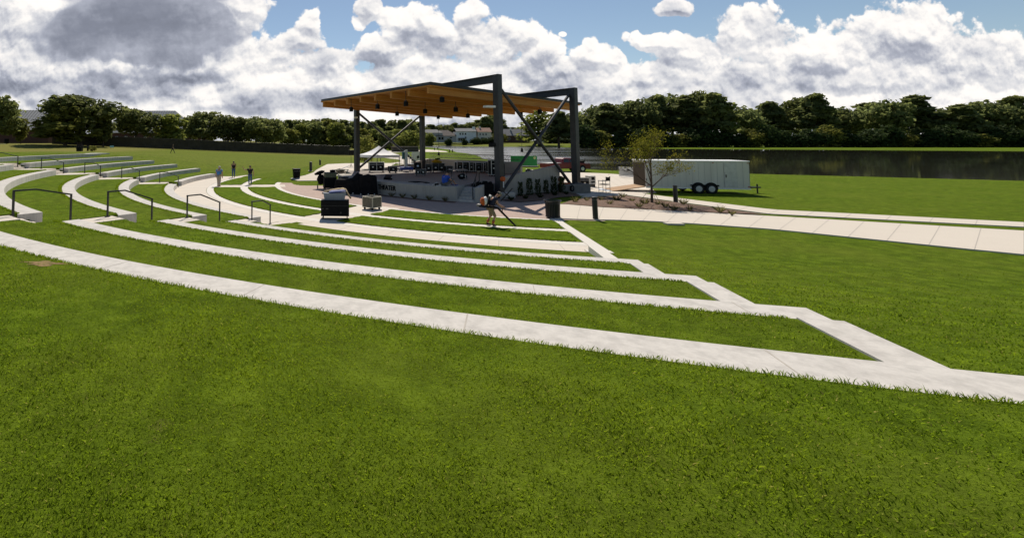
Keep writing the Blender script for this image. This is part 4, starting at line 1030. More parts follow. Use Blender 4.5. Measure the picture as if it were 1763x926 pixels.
MB().lathe([(.34, 0), (.42, .55), (.45, .56), (.45, .6), (.0, .6)], 16).build('tub', M_BLACK, t); MB().box((.1, 0, .68), (.95, .45, .1), .1).build('tray', M_ORANGE, t, bevel=.03); MB().blob((-.1, 0, 1.0), (.6, .5, .5), 3, .15).build('sack', mat('rust_sack', (.20, .075, .045), .8), t, smooth=True)
# ------------------------------------------------------------------ tent, vehicles, trailer
p = at(655, 293, .9); p = Vector((6.5, 51.6, .82))
t = thing('canopy_tent', 'white pop-up canopy tent behind the left end of the stage', 'tent', p, R(33))
hw = 1.62; zE, zP = 1.66, 2.66; mb = MB(); c4 = [(-hw, -hw), (hw, -hw), (hw, hw), (-hw, hw)]
for k in range(4):
    a, b = Vector((*c4[k], zE)), Vector((*c4[(k + 1) % 4], zE)); pk = Vector((0, 0, zP)); rows = []
    for i in range(7):
        u = i / 6; q0, q1 = a.lerp(pk, u), b.lerp(pk, u); sag = -.16 * math.sin(math.pi * u)
        rows.append([q0.lerp(q1, v / 6) + Vector((0, 0, sag)) for v in range(7)])
    mb.grid(rows)
mb.build('roof_fabric', M_TENT, t)
mb = MB()
for k in range(4):
    a, b = c4[k], c4[(k + 1) % 4]; mb.grid([[Vector((a[0] + (b[0] - a[0]) * v / 8, a[1] + (b[1] - a[1]) * v / 8, zE - z - .015 * math.sin(v * 2.2))) for v in range(9)] for z in (0, .13, .27)])
mb.build('valance', M_TENT, t)
for x, y in c4: MB().box((x * .97, y * .97, zE / 2), (.05, .05, zE)).build('leg', M_BLACKMETAL, t)
# red pick-up truck: x forward (to the right in the photo)
def wheel(t, x, y, r, w=.24, hub=M_ALU):
    o = MB().lathe([(r * .6, -w / 2), (r * .93, -w / 2), (r, -w / 4), (r, w / 4), (r * .93, w / 2), (r * .6, w / 2)], 20).build('wheel', M_TYRE, t)
    o.location = (x, y, r); o.rotation_euler = (R(90), 0, 0)
    h = MB().lathe([(r * .62, -w / 2 - .012), (r * .5, -w / 2 - .035), (r * .15, -w / 2 - .03), (r * .15, w / 2 + .03), (r * .5, w / 2 + .035), (r * .62, w / 2 + .012)], 14).build('rim', hub, o)
    return o
def body_profile(prof, w, n_round=.06, tuck=None):
    """side outline extruded across, narrowed above the belt line"""
    mb = MB(); n = len(prof); vs = []
    for s_ in (-1, 1):
        for x, z in prof:
            k = 1 if tuck is None or z < tuck[0] else 1 - tuck[1] * (z - tuck[0])
            vs.append((x, s_ * w / 2 * k, z))
    fs = [tuple(range(n))[::-1], tuple(range(n, 2 * n))] + [(k, (k + 1) % n, n + (k + 1) % n, n + k) for k in range(n)]
    return mb.add(vs, fs)
def hdir(p, q): return math.atan2(q.y - p.y, q.x - p.x)
pL = at(938, 297.2, 0); pR = at(1012, 296, 0); tc_ = (pL + pR) / 2
t = thing('pickup_truck', 'dark red pick-up truck with an open front parked by the lake behind the stage', 'truck', tc_ + Vector((.3, .9, .0)), hdir(pL, pR))
LT = (pR - pL).length / 2 - .1
body_profile([(-LT, .55), (-LT, 1.12), (-.35, 1.15), (LT * .36, 1.15), (LT * .40, 1.17), (LT * .97, 1.05), (LT, .9), (LT, .45), (-LT + .2, .45)], 1.85, tuck=(1.0, .1)).build('body', M_RED, t, bevel=.06)
body_profile([(-LT * .36, 1.14), (-LT * .30, 1.72), (-LT * .24, 1.80), (LT * .16, 1.80), (LT * .24, 1.72), (LT * .40, 1.16)], 1.74, tuck=(1.14, .22)).build('cab', M_RED, t, bevel=.05)
g = MB()
for s_ in (-1, 1):
    for x0, x1 in ((-LT * .28, -.08), (.0, LT * .26)):
        y0 = s_ * (1.74 / 2 * (1 - .22 * .1) + .012); y1 = s_ * (1.74 / 2 * (1 - .22 * .52) + .012)
        g.add([(x0, y0, 1.24), (x1 + (.12 if x0 > -.05 else 0), y0, 1.24), (x1, y1, 1.66), (x0 + .04, y1, 1.66)], ((0, 1, 2, 3),))
g.build('side_window', M_GLASS, t)
MB().box((-LT * .68, 0, 1.17), (LT * .6, 1.6, .04)).build('bed_cover', M_DIRTYWHITE, t)
for x in (-LT * .62, LT * .60):
    for y in (-.82, .82): wheel(t, x, y, .40)
mb = MB(); [mb.cyl((x, s_ * .90, .42), (x, s_ * .945, .42), .47, n=18) for x in (-LT * .62, LT * .60) for s_ in (-1, 1)]; mb.build('wheel_arch', M_BLACK, t)
MB().box((LT + .06, 0, .58), (.16, 1.75, .2)).build('bumper', M_BLACKMETAL, t, bevel=.03)
for y in (-.65, .65): MB().box((LT + .005, y, .85), (.05, .32, .16)).build('headlight', M_DIRTYWHITE, t)
mb = MB(); mb.box((LT * .72, -.1, 1.25), (.5, .9, .3)); mb.cyl((LT * .8, -.5, 1.1), (LT * .86, -.5, 1.75), .03); mb.box((LT * .55, .3, 1.3), (.35, .4, .4)); mb.build('gear_on_bonnet', M_BLACK, t)
# green sided trailer with a pale emblem
pL, pR = at(880, 292, .2), at(929, 291.5, .2)
Yg = 55.0; a, b = atY(880.5, 268.5, Yg), atY(928.5, 286, Yg - .8); zt, zb = a.z, atY(904, 285.5, Yg).z
t = thing('panel_trailer', 'flat-bed trailer with a bright green side panel behind the wing wall', 'trailer', (0.5 * (a.x + b.x), Yg, 0), math.atan2(-.8, b.x - a.x))
Lg = (b.x - a.x); MB().box((0, 0, (zt + zb) / 2), (Lg, .08, zt - zb)).build('side_panel', M_GREEN, t, bevel=.01)
em = MB(); cx_, cz_ = Lg * .41, (zt + zb) / 2 + .32
em.add([(cx_, -.045, cz_ + .17), (cx_ + .13, -.045, cz_), (cx_, -.045, cz_ - .17), (cx_ - .13, -.045, cz_)], ((0, 3, 2, 1),))
for a_ in (0, 60, 120): em.box((cx_, -.048, cz_ + .05), (.30, .006, .07), M=Matrix.Rotation(R(a_), 3, 'Y'))
em.build('emblem', mat('pale_emblem', (.62, .66, .30), .6), t)
em = MB()
for k, (x, w_) in enumerate([(-Lg * .44, .22), (-Lg * .36, .2), (-Lg * .28, .12), (-Lg * .21, .25), (-Lg * .38, .5)]): em.box((x, -.045, zb + (zt - zb) * (.62 if k < 4 else .3)), (w_, .006, .16 if k < 4 else .08))
em.build('dull_marks', mat('dull_green_marks', (.03, .10, .05), .7), t)
MB().box((0, .9, zb - .1), (Lg + .3, 1.9, .12)).build('bed', M_BLACKMETAL, t)
for x in (-Lg * .2, Lg * .25):
    for y in (.2, 1.7): wheel(t, x, y, .33, .2)
for k in range(6): MB().box((-Lg / 2 + Lg * k / 5, 1.82, zb + .3), (.06, .06, .8)).build('stake', M_BLACKMETAL, t)
# enclosed cargo trailer, rear door down as a ramp on the left
pA = at(1113, 331.5, 0); rz = math.atan2(-.2, .98); ux = Vector((math.cos(rz), math.sin(rz), 0)); uy = Vector((-ux.y, ux.x, 0))
LTt = 7.0; t = thing('cargo_trailer', 'large pale enclosed cargo trailer with its rear ramp door down', 'trailer', pA, rz)
zr_ = atY(1150, 277.5, pA.y).z
mb = MB().box((LTt / 2, 1.1, .42 + (zr_ - .42) / 2), (LTt, 2.2, zr_ - .42)); mb.m = 0
mb.build('box_body', mat('trailer_skin', (.60, .575, .535), .5, .05, var=.08, scale=.8, stretch=(3, 1, .2)), t, bevel=.05)
MB().box((LTt / 2, 1.1, zr_ + .02), (LTt + .06, 2.28, .10)).build('roof', M_WHITE, t, bevel=.03)
MB().box((LTt / 2, -.012, .40), (LTt + .02, .04, .09)).build('skirt_trim', M_WHITE, t)
MB().box((-.008, 1.1, .42 + (zr_ - .5) / 2), (.02, 1.96, zr_ - .64)).build('doorway_shade_sheet', mat('doorway_shade', (.05, .035, .02), .9), t)  # dark sheet on the closed box, coloured as its dim interior
dr = MB(); dr.add([(-.03, .12, .46), (-.03, 2.08, .46), (-2.35, 2.08, .06), (-2.35, .12, .06), (-.03, .12, .40), (-.03, 2.08, .40), (-2.35, 2.08, .01), (-2.35, .12, .01)], ((0, 1, 2, 3), (4, 7, 6, 5), (0, 4, 5, 1), (1, 5, 6, 2), (2, 6, 7, 3), (3, 7, 4, 0)))
d_ = dr.build('ramp_door', M_PLYWOOD, t); dr = MB(); dr.add([(-2.36, .12, .065), (-2.36, 2.08, .065), (-2.95, 2.08, .02), (-2.95, .12, .02)], ((0, 1, 2, 3),)); dr.build('ramp_flap', M_ALU, d_)
mb = MB(); [mb.box((.25 + k * .42, -.004, .45 + (zr_ - .45) / 2), (.012, .012, zr_ - .55)) for k in range(17)]; mb.build('panel_seams', mat('seam_grey', (.36, .36, .36), .5), t)
for x in (3.55, 4.4):
    for y in (.0, 2.2): wheel(t, x, y, .36, .22, M_DIRTYWHITE)
mb = MB(); mb.box((3.97, -.03, .62), (1.9, .10, .10)); mb.cyl((3.55, -.06, .4), (3.55, .02, .4), .45, n=18); mb.cyl((4.4, -.06, .4), (4.4, .02, .4), .45, n=18); mb.build('wheel_arch', M_BLACK, t)
MB().bar((LTt, .6, .45), (LTt + 1.3, 1.1, .45), .1).bar((LTt, 1.6, .45), (LTt + 1.3, 1.1, .45), .1).cyl((LTt + 1.1, 1.1, 0), (LTt + 1.1, 1.1, .7), .05).build('tongue', M_BLACKMETAL, t)
d_ = MB().box((5.75, -.012, 1.42), (.86, .03, 1.78)).build('side_door', M_DIRTYWHITE, t, bevel=.02); MB().box((5.42, -.045, 1.35), (.05, .05, .22)).build('handle', M_BLACKMETAL, d_)
for x in (.12, 2.3, 4.6, 6.9): MB().box((x, -.02, zr_ - .10), (.12, .03, .05)).build('marker_light', mat('amber_lens', (.45, .12, .02), .3), t, bevel=.01)
for x in (.12, 6.9): MB().box((x, -.02, .56), (.14, .03, .06)).build('marker_light', mat('red_lens', (.35, .02, .015), .3), t, bevel=.01)
MB().box((1.6, -.015, zr_ - .5), (.36, .03, .22)).build('vent', mat('vent_grey', (.28, .28, .27), .6), t, bevel=.01)
for z in (1.0, 2.3): MB().box((.02, -.02, z), (.05, .04, .16)).build('door_hinge', M_BLACKMETAL, t)
# white slatted barrier behind it
a, b = at(1066, 306, 0), at(1100, 308.5, 0)
t = thing('crowd_barrier', 'white barred crowd barrier with a small dark plate, left of the trailer', 'barrier', a, hdir(a, b)); Lb = (b - a).length; mb = MB()
for k in range(17): mb.box((.03 + (Lb - .06) * k / 16, 0, .66), (.035, .035, .96))
mb.box((Lb / 2, 0, 1.16), (Lb, .05, .06)).box((Lb / 2, 0, .18), (Lb, .05, .06)); mb.build('bars', M_WHITE, t)
MB().box((Lb / 2, .04, .66), (Lb - .1, .015, .8)).build('white_panel', M_DIRTYWHITE, t)
MB().box((Lb / 2, -.035, .86), (.34, .02, .14)).build('name_plate', M_BLACK, t)
for x in (.2, Lb - .2): MB().bar((x, -.35, .02), (x, .35, .02), .05).build('foot', M_ALU, t)
# car behind the screened fence
p = on(573, 267.5); Yc = 134.0; p = Vector((atY(573, 262, Yc).x, Yc, G(atY(573, 262, Yc).x, Yc)))
def suv(lab, p, rz, m, name='parked_car'):
    t = thing(name, lab, 'car', p, rz)
    body_profile([(-2.2, .4), (-2.25, .95), (-2.1, 1.05), (1.0, 1.05), (2.15, .9), (2.25, .7), (2.2, .4)], 1.85, tuck=(.9, .1)).build('body', m, t, bevel=.07)
    body_profile([(-2.1, 1.03), (-1.85, 1.66), (-1.6, 1.74), (.2, 1.72), (1.05, 1.05)], 1.7, tuck=(1.05, .25)).build('cabin', M_GLASS, t, bevel=.05)
    MB().box((-.75, 0, 1.745), (1.9, 1.36, .05)).build('roof', M_WHITE, t, bevel=.02)
    for x in (-1.4, 1.45):
        for y in (-.8, .8): wheel(t, x, y, .36)
    for y in (-.65, .65): MB().box((2.2, y, .8), (.08, .3, .14)).build('headlight', M_DIRTYWHITE, t)
    return t
suv('white roofed dark car parked behind the black screened fence', p, R(60), mat('car_dark', (.03, .035, .05), .3, coat=.5))
p = Vector((atY(421, 246, 150).x, 150, 1.3)); p.z = G(p.x, p.y)
suv('pale blue car parked in the shade under the dark oaks', p, R(10), mat('car_pale', (.25, .30, .36), .3, coat=.5))

# ------------------------------------------------------------------ screened fence along the field
FP = [(96, 249.0), (200, 253.9), (300, 259.4), (450, 263.7), (600, 268.2)]
fy = lambda px: float(np.interp(px, [q[0] for q in FP], [q[1] for q in FP]))
fence = thing('screened_fence', 'long black screened construction fence along the far side of the lawn', 'fence', (0, 118, 0))
fpts = []
for k in range(25):
    px = 90 + (602 - 90) * k / 24; Y = 116 + 14 * (k / 24) ** 2; q = atY(px, 240, Y); fpts.append(Vector((q.x, Y, G(q.x, Y))))
fo = Vector((0, 118, 0))
for k, q in enumerate(fpts):
    MB().cyl(q - fo - Vector((0, 0, .1)), q - fo + Vector((0, 0, 2.66)), .035, n=6).build('post', M_BLACKMETAL, fence)
    if k < 24:
        b = fpts[k + 1]; rows = [[q.lerp(b, v / 6) - fo + Vector((0, .05 * math.sin(v + z * 3) * (0 < z < 2), z - .06 * math.sin(math.pi * v / 6) * (z > 2))) for v in range(7)] for z in (.06, .9, 1.7, 2.6)]
        MB().grid(rows).build('screen_panel', M_FENCEMESH, fence)
        MB().cyl(q - fo + Vector((0, 0, 2.63)), b - fo + Vector((0, 0, 2.63)), .02, n=5).build('top_rail', M_BLACKMETAL, fence)

# small things on the upper lawn
def sign_board(lab, px, py, w, h):
    p = on(px, py); t = thing('lawn_sign', lab, 'sign', p, 0, 'small pale blue boards on the upper lawn')
    MB().box((0, 0, .25 + h / 2), (w, .04, h)).build('board', M_SIGNBLUE, t)
    for x in (-w * .4, w * .4): MB().cyl((x, 0, -.05), (x, 0, .3), .015, n=6).build('stake', M_BLACKMETAL, t)
sign_board('small pale blue board on the brownish grass before the brick building', 30.5, 252.3, .62, .45)
sign_board('small pale blue board on the lawn in front of the screened fence', 192.5, 256.2, .85, .42)
p = on(3, 255.5)
t = thing('utility_cabinet', 'low grey utility cabinet at the left edge of the lawn', 'cabinet', p)
MB().box((0, 0, .5), (1.3, .8, 1.0)).build('body', mat('cabinet_grey', (.11, .13, .13), .6), t, bevel=.03); MB().box((0, -.41, .55), (.9, .02, .6)).build('door', mat('cabinet_door', (.14, .16, .16), .6), t); MB().box((.75, 0, .45), (.3, .5, .8)).build('side_box', M_DIRTYWHITE, t)
p = on(11, 253)
t = thing('dark_post_box', 'tall dark box on a post beside the grey utility cabinet', 'post', p)
MB().box((0, 0, 1.4), (.9, .5, 1.2)).build('box', M_BLACK, t, bevel=.1); MB().box((0, 0, .4), (.3, .2, .9)).build('post', M_BLACK, t)
t = thing('lamp_post', 'slim pole with a white lamp head beyond the screened fence', 'lamp post', Vector((atY(527, 250, 150).x, 150, G(atY(527, 250, 150).x, 150))))
MB().cyl((0, 0, -.2), (0, 0, 3.2), .06, n=8).build('pole', M_BLACKMETAL, t); MB().lathe([(.05, 3.2), (.3, 3.35), (.3, 3.75), (.1, 3.95)], 10).build('lantern', M_WHITE, t)
t = thing('white_notice', 'white notice board with a dark emblem standing behind the stage near the back column', 'sign', Vector((atY(717.5, 270, 58).x, 58, .86)))
MB().box((0, 0, 1.05), (1.2, .06, 1.5)).build('board', M_WHITE, t); MB().blob((.15, -.04, 1.15), (.3, .03, .35), 2, .3).build('emblem', M_BLACK, t)
for x in (-.5, .5): MB().cyl((x, 0, 0), (x, 0, .4), .03, n=6).build('leg', M_BLACKMETAL, t)
t = thing('slat_barrier', 'thin metal railing panel behind the mast lift', 'railing', Vector((10.0, 57.2, .86)), .05)
mb = MB(); [mb.box((-1.2 + .2 * k, 0, .6), (.03, .03, 1.1)) for k in range(13)]; mb.box((0, 0, 1.15), (2.5, .04, .05)).box((0, 0, .1), (2.5, .04, .05)); mb.build('bars', mat('rail_tan', (.30, .27, .21), .5, .3), t)
t = thing('picnic_shelter', 'low dark timber shed on the far grass left of the back column', 'shed', Vector((atY(697, 247, 170).x, 170, .0)))
t.location.z = G(t.location.x, 170)
MB().box((0, 0, .9), (9.5, 2, 1.8)).build('walls', mat('shed_dark', (.06, .05, .04), .9), t); MB().box((0, 0, 1.9), (10, 2.5, .2)).build('roof', M_SHINGLE_BROWN, t)
for px, py, lab in ((774, 262, 'dark post nearest the water on the lakeside path'), (779, 261.5, 'dark post at the tip of the lakeside path'), (748, 259, 'dark post beside the lake left of the hoist chain'), (753.5, 257, 'short dark stump by the narrow arm of the lake')):
    q = at(px, py, .05); q.z = G(q.x, q.y); t = thing('path_post', lab, 'post', q); MB().cyl((0, 0, -.1), (0, 0, .95), .16, n=10).build('shaft', M_BLACK, t); MB().cyl((0, 0, .95), (0, 0, 1.05), .2, n=10).build('cap', M_BLACK, t)

# ------------------------------------------------------------------ brick building on the left
Yb = 140.0
def gable_house(name, lab, cat, c, rz, L, D, hw, hr, wm, rm, wins=(), group=None, hip=0.0, ov=.5, chim=None, porch=None):
    """x along the ridge, y depth; wins: (x, z, w, h) on the near long side"""
    t = thing(name, lab, cat, c, rz, group)
    mb = MB().box((0, 0, hw / 2 - .6), (L, D, hw + 1.2))
    if not hip:
        for s_ in (-1, 1): mb.add([(s_ * (L / 2 - .02), -D / 2, hw), (s_ * (L / 2 - .02), D / 2, hw), (s_ * (L / 2 - .02), 0, hr - .05)], ((0, 1, 2),))
    mb.build('wall', wm, t)
    x0, x1 = -L / 2 - ov, L / 2 + ov; y = D / 2 + ov; zo = hw - ov * (hr - hw) / (D / 2) * .8; h_ = hip
    mb = MB(); mb.add([(x0, -y, zo), (x1, -y, zo), (x1, y, zo), (x0, y, zo), (x0 + h_, 0, hr), (x1 - h_, 0, hr), (x0, -y, zo + .22), (x1, -y, zo + .22), (x1, y, zo + .22), (x0, y, zo + .22), (x0 + h_, 0, hr + .22), (x1 - h_, 0, hr + .22)],
        ((6, 7, 11, 10), (8, 9, 10, 11), (0, 4, 5, 1), (2, 5, 4, 3), (0, 1, 7, 6), (2, 3, 9, 8), (1, 2, 8, 7), (3, 0, 6, 9), (7, 8, 11), (9, 6, 10), (0, 3, 4), (1, 5, 2)))
    rf = mb.build('roof', rm, t)
    if rm is M_ROOFMETAL:
        mb = MB(); n = int((x1 - x0) / .9)
        for k in range(n):
            x = x0 + (k + .5) * (x1 - x0) / n
            if x0 + h_ <= x <= x1 - h_: mb.bar((x, -y, zo + .25), (x, -.05, hr + .25), .06, .1)
        mb.build('seams', mat('seam_metal', (.20, .195, .19), .5, .2), rf)
    if chim: MB().box((chim[0], chim[1], hr + .2), (chim[2], .9, 2.6)).build('chimney', chim[3], rf)
    for x, z, w_, hh in wins:
        f = MB().box((x, -D / 2 - .03, z), (w_ + .25, .10, hh + .25)).build('window', M_WHITE, t)
        MB().box((x, -D / 2 - .085, z), (w_, .03, hh)).build('pane', M_GLASS, f)
    if porch:
        x, w_, z = porch; f = MB().box((x, -D / 2 - 1.2, z), (w_, 2.6, .2)).build('porch_roof', rm, t)
        for k in range(5): MB().box((x - w_ / 2 + .15 + (w_ - .3) * k / 4, -D / 2 - 2.3, z / 2), (.18, .18, z - .2)).build('porch_post', M_WHITE, f)
        MB().box((x, -D / 2 - .06, z * .5), (w_ * .92, .1, z * .8)).build('porch_screen', M_GLASS, f)
    return t
zg = 3.2; xl = atY(-140, 230, Yb).x; xr = atY(84, 230, Yb).x
gable_house('brick_building', 'red brick building with a ribbed metal roof behind the left trees', 'building', ((xl + xr) / 2, Yb + 7, zg), 0, xr - xl, 14, atY(0, 222.5, Yb).z - zg, atY(0, 191, Yb + 7).z - zg, M_REDBRICK, M_ROOFMETAL)
Y2 = 165.0; x0, x1 = atY(160, 220, Y2).x, atY(345, 220, Y2).x
gable_house('brick_building', 'lower red brick wing with a pale hipped roof showing between the oaks', 'building', ((x0 + x1) / 2, Y2 + 8, 2.6), 0, x1 - x0, 16, 4.6, atY(0, 192, Y2 + 8).z - 2.6, M_REDBRICK, M_ROOFMETAL, [(-14 + 3.4 * k, 2.2, .7, 1.5) for k in range(11)], hip=12)

# houses across the lake
Yh = 415.0
def hx(px): return atY(px, 235, Yh).x
def hz(py): return atY(0, py, Yh).z
HG = 'houses across the lake'; zb = hz(243.5)
def house(lab, px0, px1, pe, pr, wm, rm, D=12, wins=(), hip=0.0, rz=0, **k):
    return gable_house('lake_house', lab, 'house', ((hx(px0) + hx(px1)) / 2, Yh + D / 2, zb), R(rz), hx(px1) - hx(px0), D, hz(pe) - zb, hz(pr) - zb, wm, rm, wins, HG, hip, **k)
house('low grey roofed house at the left end of the lake row', 729, 762, 229, 223.5, M_SIDING_GREY, M_SHINGLE, wins=[(-4, 2.5, 2, 2), (2, 2.5, 2, 2)], hip=4)
house('grey hip roofed house with a dark sun porch across the lake', 750, 786, 234, 224.5, M_SIDING_GREY, M_SHINGLE_BROWN, D=14, wins=[(-6.5, 2.6, 2.2, 2.6), (-3.8, 2.6, 2.2, 2.6), (4, 3.2, 2.4, 1)], hip=6, rz=4)
house('tall white house with a white chimney and a screened porch across the lake', 786, 820, 226.5, 221.3, M_SIDING, M_SHINGLE, D=11, wins=[(-5.5, 6.6, 1.2, 1.6), (-3.2, 6.6, 1.2, 1.6), (-.8, 6.6, 1.2, 1.6), (-.6, 3.2, 1.1, 1.6)], chim=(6.8, -5, 2.2, M_SIDING), porch=(-4.5, 7, 3.0))
house('cream house with a terracotta roof across the lake beside the white one', 823, 846, 227.2, 220.5, M_SIDING_CREAM, M_SHINGLE_PINK, D=10, wins=[(-4, 6.2, 1, 1.5), (-1.4, 6.2, 1, 1.5), (1.2, 6.2, 1, 1.5), (-2, 2.6, 2.6, 1.5), (3.4, 2.6, 1.2, 1.5)], chim=(-2.5, 0, 1.4, M_SIDING_CREAM))
house('dark brown brick house with a broad grey roof across the lake', 864, 914, 233.5, 222.5, M_BROWNBRICK, M_SHINGLE, D=15, wins=[(-8, 2.4, 2, 1.8), (-4, 2.4, 2, 1.8), (3, 2.4, 2, 1.8)], rz=-18, chim=(-2, -2, 1.2, M_ALU))
house('pale house with a grey roof between the two right columns', 943, 982, 230, 218.5, M_SIDING, M_SHINGLE, D=12, wins=[(-6, 5.8, 1.6, 1.2), (-3, 5.8, 1.6, 1.2), (0, 5.8, 1.6, 1.2), (-4, 2.5, 3.4, 1.6)])
house('half hidden pale house among the dark trees right of the columns', 1004, 1026, 229, 222.5, M_SIDING_GREY, M_SHINGLE, D=10)
# ------------------------------------------------------------------ trees
def leaf_cloud(lobes, n, size, seed, flat=0.35, shell=.55):
    """n small leaf-clump quads scattered through ellipsoid lobes (c, r)"""
    g = np.random.default_rng(seed); vol = np.array([l[1][0] * l[1][1] * l[1][2] for l in lobes]) ** .75; vol /= vol.sum()
    idx = g.choice(len(lobes), n, p=vol); C = np.array([l[0] for l in lobes])[idx]; Rr_ = np.array([l[1] for l in lobes])[idx]
    d = g.normal(size=(n, 3)); d /= np.linalg.norm(d, axis=1)[:, None]
    rad = shell + (1.08 - shell) * g.random(n) ** .6
    rad *= 1 + .16 * np.sin(d[:, 0] * 7 + idx * 2.1) * np.sin(d[:, 1] * 6 + idx) + .12 * np.sin(d[:, 2] * 11 + idx)
    c = C + d * Rr_ * rad[:, None]
    nrm = d + g.normal(size=(n, 3)) * .8; nrm[:, 2] += flat; nrm /= np.linalg.norm(nrm, axis=1)[:, None]
    t = np.cross(nrm, g.normal(size=(n, 3))); t /= np.linalg.norm(t, axis=1)[:, None]; b = np.cross(nrm, t)
    s = size * (.55 + .9 * g.random(n))[:, None]; w = s * (.5 + .3 * g.random(n))[:, None]
    V = np.stack([c - t * s, c - b * w + nrm * s * .12, c + t * s, c + b * w + nrm * s * .12], 1).reshape(-1, 3)
    return V, np.arange(4 * n).reshape(n, 4)
def np_mesh(name, V, Fq, m):
    me = bpy.data.meshes.new(name); n = len(Fq); k = Fq.shape[1]
    me.vertices.add(len(V)); me.vertices.foreach_set('co', V.astype(np.float32).ravel())
    me.loops.add(n * k); me.loops.foreach_set('vertex_index', Fq.astype(np.int32).ravel())
    me.polygons.add(n); me.polygons.foreach_set('loop_start', np.arange(0, n * k, k, dtype=np.int32)); me.polygons.foreach_set('loop_total', np.full(n, k, np.int32))
    me.update(calc_edges=True); me.materials.append(m); return me
def limbs(mb, base, top, r, n, spread, seed, zmin=.35):
    g = random.Random(seed); mb.tube([base, base.lerp(top, .5) + Vector((g.uniform(-.1, .1), g.uniform(-.1, .1), 0)) * r * 3, top], r * .85, 8) if False else None
    mb.cyl(base, base.lerp(top, .55), r, r * .7, 9); mb.cyl(base.lerp(top, .55), top, r * .7, r * .3, 8)
    mb.cyl(base, base + Vector((0, 0, r * 1.2)), r * 1.5, r, 9)
    for k in range(n):
        f = g.uniform(zmin, .85); a = g.uniform(0, 6.28); s = base.lerp(top, f); L_ = spread * g.uniform(.6, 1.0)
        e = s + Vector((math.cos(a) * L_, math.sin(a) * L_, L_ * g.uniform(.35, .8))); mb.cyl(s, e, r * .4 * (1 - f * .5), r * .1, 6)
        e2 = e + Vector((math.cos(a + .7) * L_ * .4, math.sin(a + .7) * L_ * .4, L_ * .4)); mb.cyl(s.lerp(e, .7), e2, r * .14, r * .05, 5)
def make_tree(kind, seed, leaf, n, size):
    """a unit tree about 10 m tall: Empty > trunk, crown"""
    g = random.Random(seed); t = bpy.data.objects.new(kind, None); COL.objects.link(t); lobes = []; mb = MB()
    if kind == 'oak_tree':
        limbs(mb, Vector((0, 0, -.3)), Vector((.2, 0, 7)), .32, 9, 3.0, seed, .25)
        lobes += [((g.uniform(-.5, .5), g.uniform(-.5, .5), 6.4), (3.4, 3.4, 2.9))]
        for k in range(11):
            a = k * 2.4 + g.uniform(-.3, .3); rr_ = g.uniform(1.8, 3.4); z = g.uniform(3.2, 8.2); rr_ *= 1.1 - .05 * abs(z - 5)
            q = g.uniform(1.1, 2.0); lobes.append(((rr_ * math.cos(a), rr_ * math.sin(a), z), (q * 1.15, q * 1.15, q * .8)))
        lobes.append(((g.uniform(-.8, .8), 0, 8.8), (1.8, 1.8, 1.1)))
    elif kind == 'pine_tree':
        limbs(mb, Vector((0, 0, -.3)), Vector((.1, .1, 9.6)), .20, 12, 1.6, seed, .35)
        for k in range(15):
            z = 3.2 + 6.6 * k / 14; a = k * 2.4; rr_ = (1.45 - .10 * k + .5 * g.random()) * (1.1 if k < 11 else .6)
            lobes.append(((rr_ * math.cos(a), rr_ * math.sin(a), z), (g.uniform(.8, 1.35), g.uniform(.8, 1.35), g.uniform(.5, .85))))
        lobes.append(((0, 0, 6.8), (1.1, 1.1, 2.4)))
    elif kind == 'broadleaf_tree':
        limbs(mb, Vector((0, 0, -.3)), Vector((0, .2, 8)), .22, 10, 2.0, seed, .2)
        for k in range(14):
            a = k * 2.4 + g.uniform(-.4, .4); z = 2.0 + 7.4 * (k / 13); rr_ = (2.5 - abs(z - 4.6) * .33) * g.uniform(.5, 1.1)
            q = g.uniform(.9, 1.7); lobes.append(((rr_ * math.cos(a), rr_ * math.sin(a), z), (q, q, q * .85)))
        lobes.append(((0, 0, 5), (1.8, 1.8, 3.2)))
    elif kind == 'round_shrub':
        limbs(mb, Vector((0, 0, -.2)), Vector((0, 0, 4)), .2, 6, 2.5, seed, .1)
        for k in range(10):
            a = k * 2.4; rr_ = g.uniform(.8, 3.2); lobes.append(((rr_ * math.cos(a), rr_ * math.sin(a), g.uniform(1.2, 6)), (g.uniform(1.4, 2.4),) * 2 + (g.uniform(1.2, 2.2),)))
        lobes.append(((0, 0, 3.6), (3, 3, 3.4)))
    o = mb.build('trunk', M_BARK, t)
    V, Fq = leaf_cloud(lobes, n, size, seed); V[:, 2] *= 10 / V[:, 2].max() if kind != 'round_shrub' else 8 / V[:, 2].max()
    c = bpy.data.objects.new('crown', np_mesh('crown', V, Fq, leaf)); COL.objects.link(c); c.parent = t
    t['hw'] = float(np.percentile(np.abs(V[:, 0]), 98)); t['hh'] = float(V[:, 2].max())
    return t
PROTO = {}
def tree(kind, var, leaf, px, ptop, Y, lab, group, wpx=None, n=2300, size=.40, zbase=None, cat='tree'):
    """a tree at photo column px, its top at ptop, standing at depth Y; wpx = crown width in photo pixels"""
    key = (kind, var, leaf.name); x = atY(px, 240, Y).x; z = G(x, Y) if zbase is None else zbase
    first = key not in PROTO
    if first: PROTO[key] = make_tree(kind, var, leaf, n, size)
    t = PROTO[key] if first else copy_tree(PROTO[key])
    h = atY(px, ptop, Y).z - z; s = h / PROTO[key]['hh']; w = s if wpx is None else (wpx * Y / F) / (2 * PROTO[key]['hw'])
    t.location = (x, Y, z); t.scale = (w, w, s); t.rotation_euler = (0, 0, random.uniform(0, 6.28))
    tag(t, lab, cat, group)
    return t
OAKG = 'oaks behind the fence'
tree('oak_tree', 1, M_OAK, -6, 164, 112, 'dark oak cut off by the left edge of the lawn view', OAKG, 70, n=4200, size=.36)
tree('oak_tree', 2, M_OAK, 138, 162, 112, 'largest dark oak left of the screened fence', OAKG, 118, n=4200, size=.36)
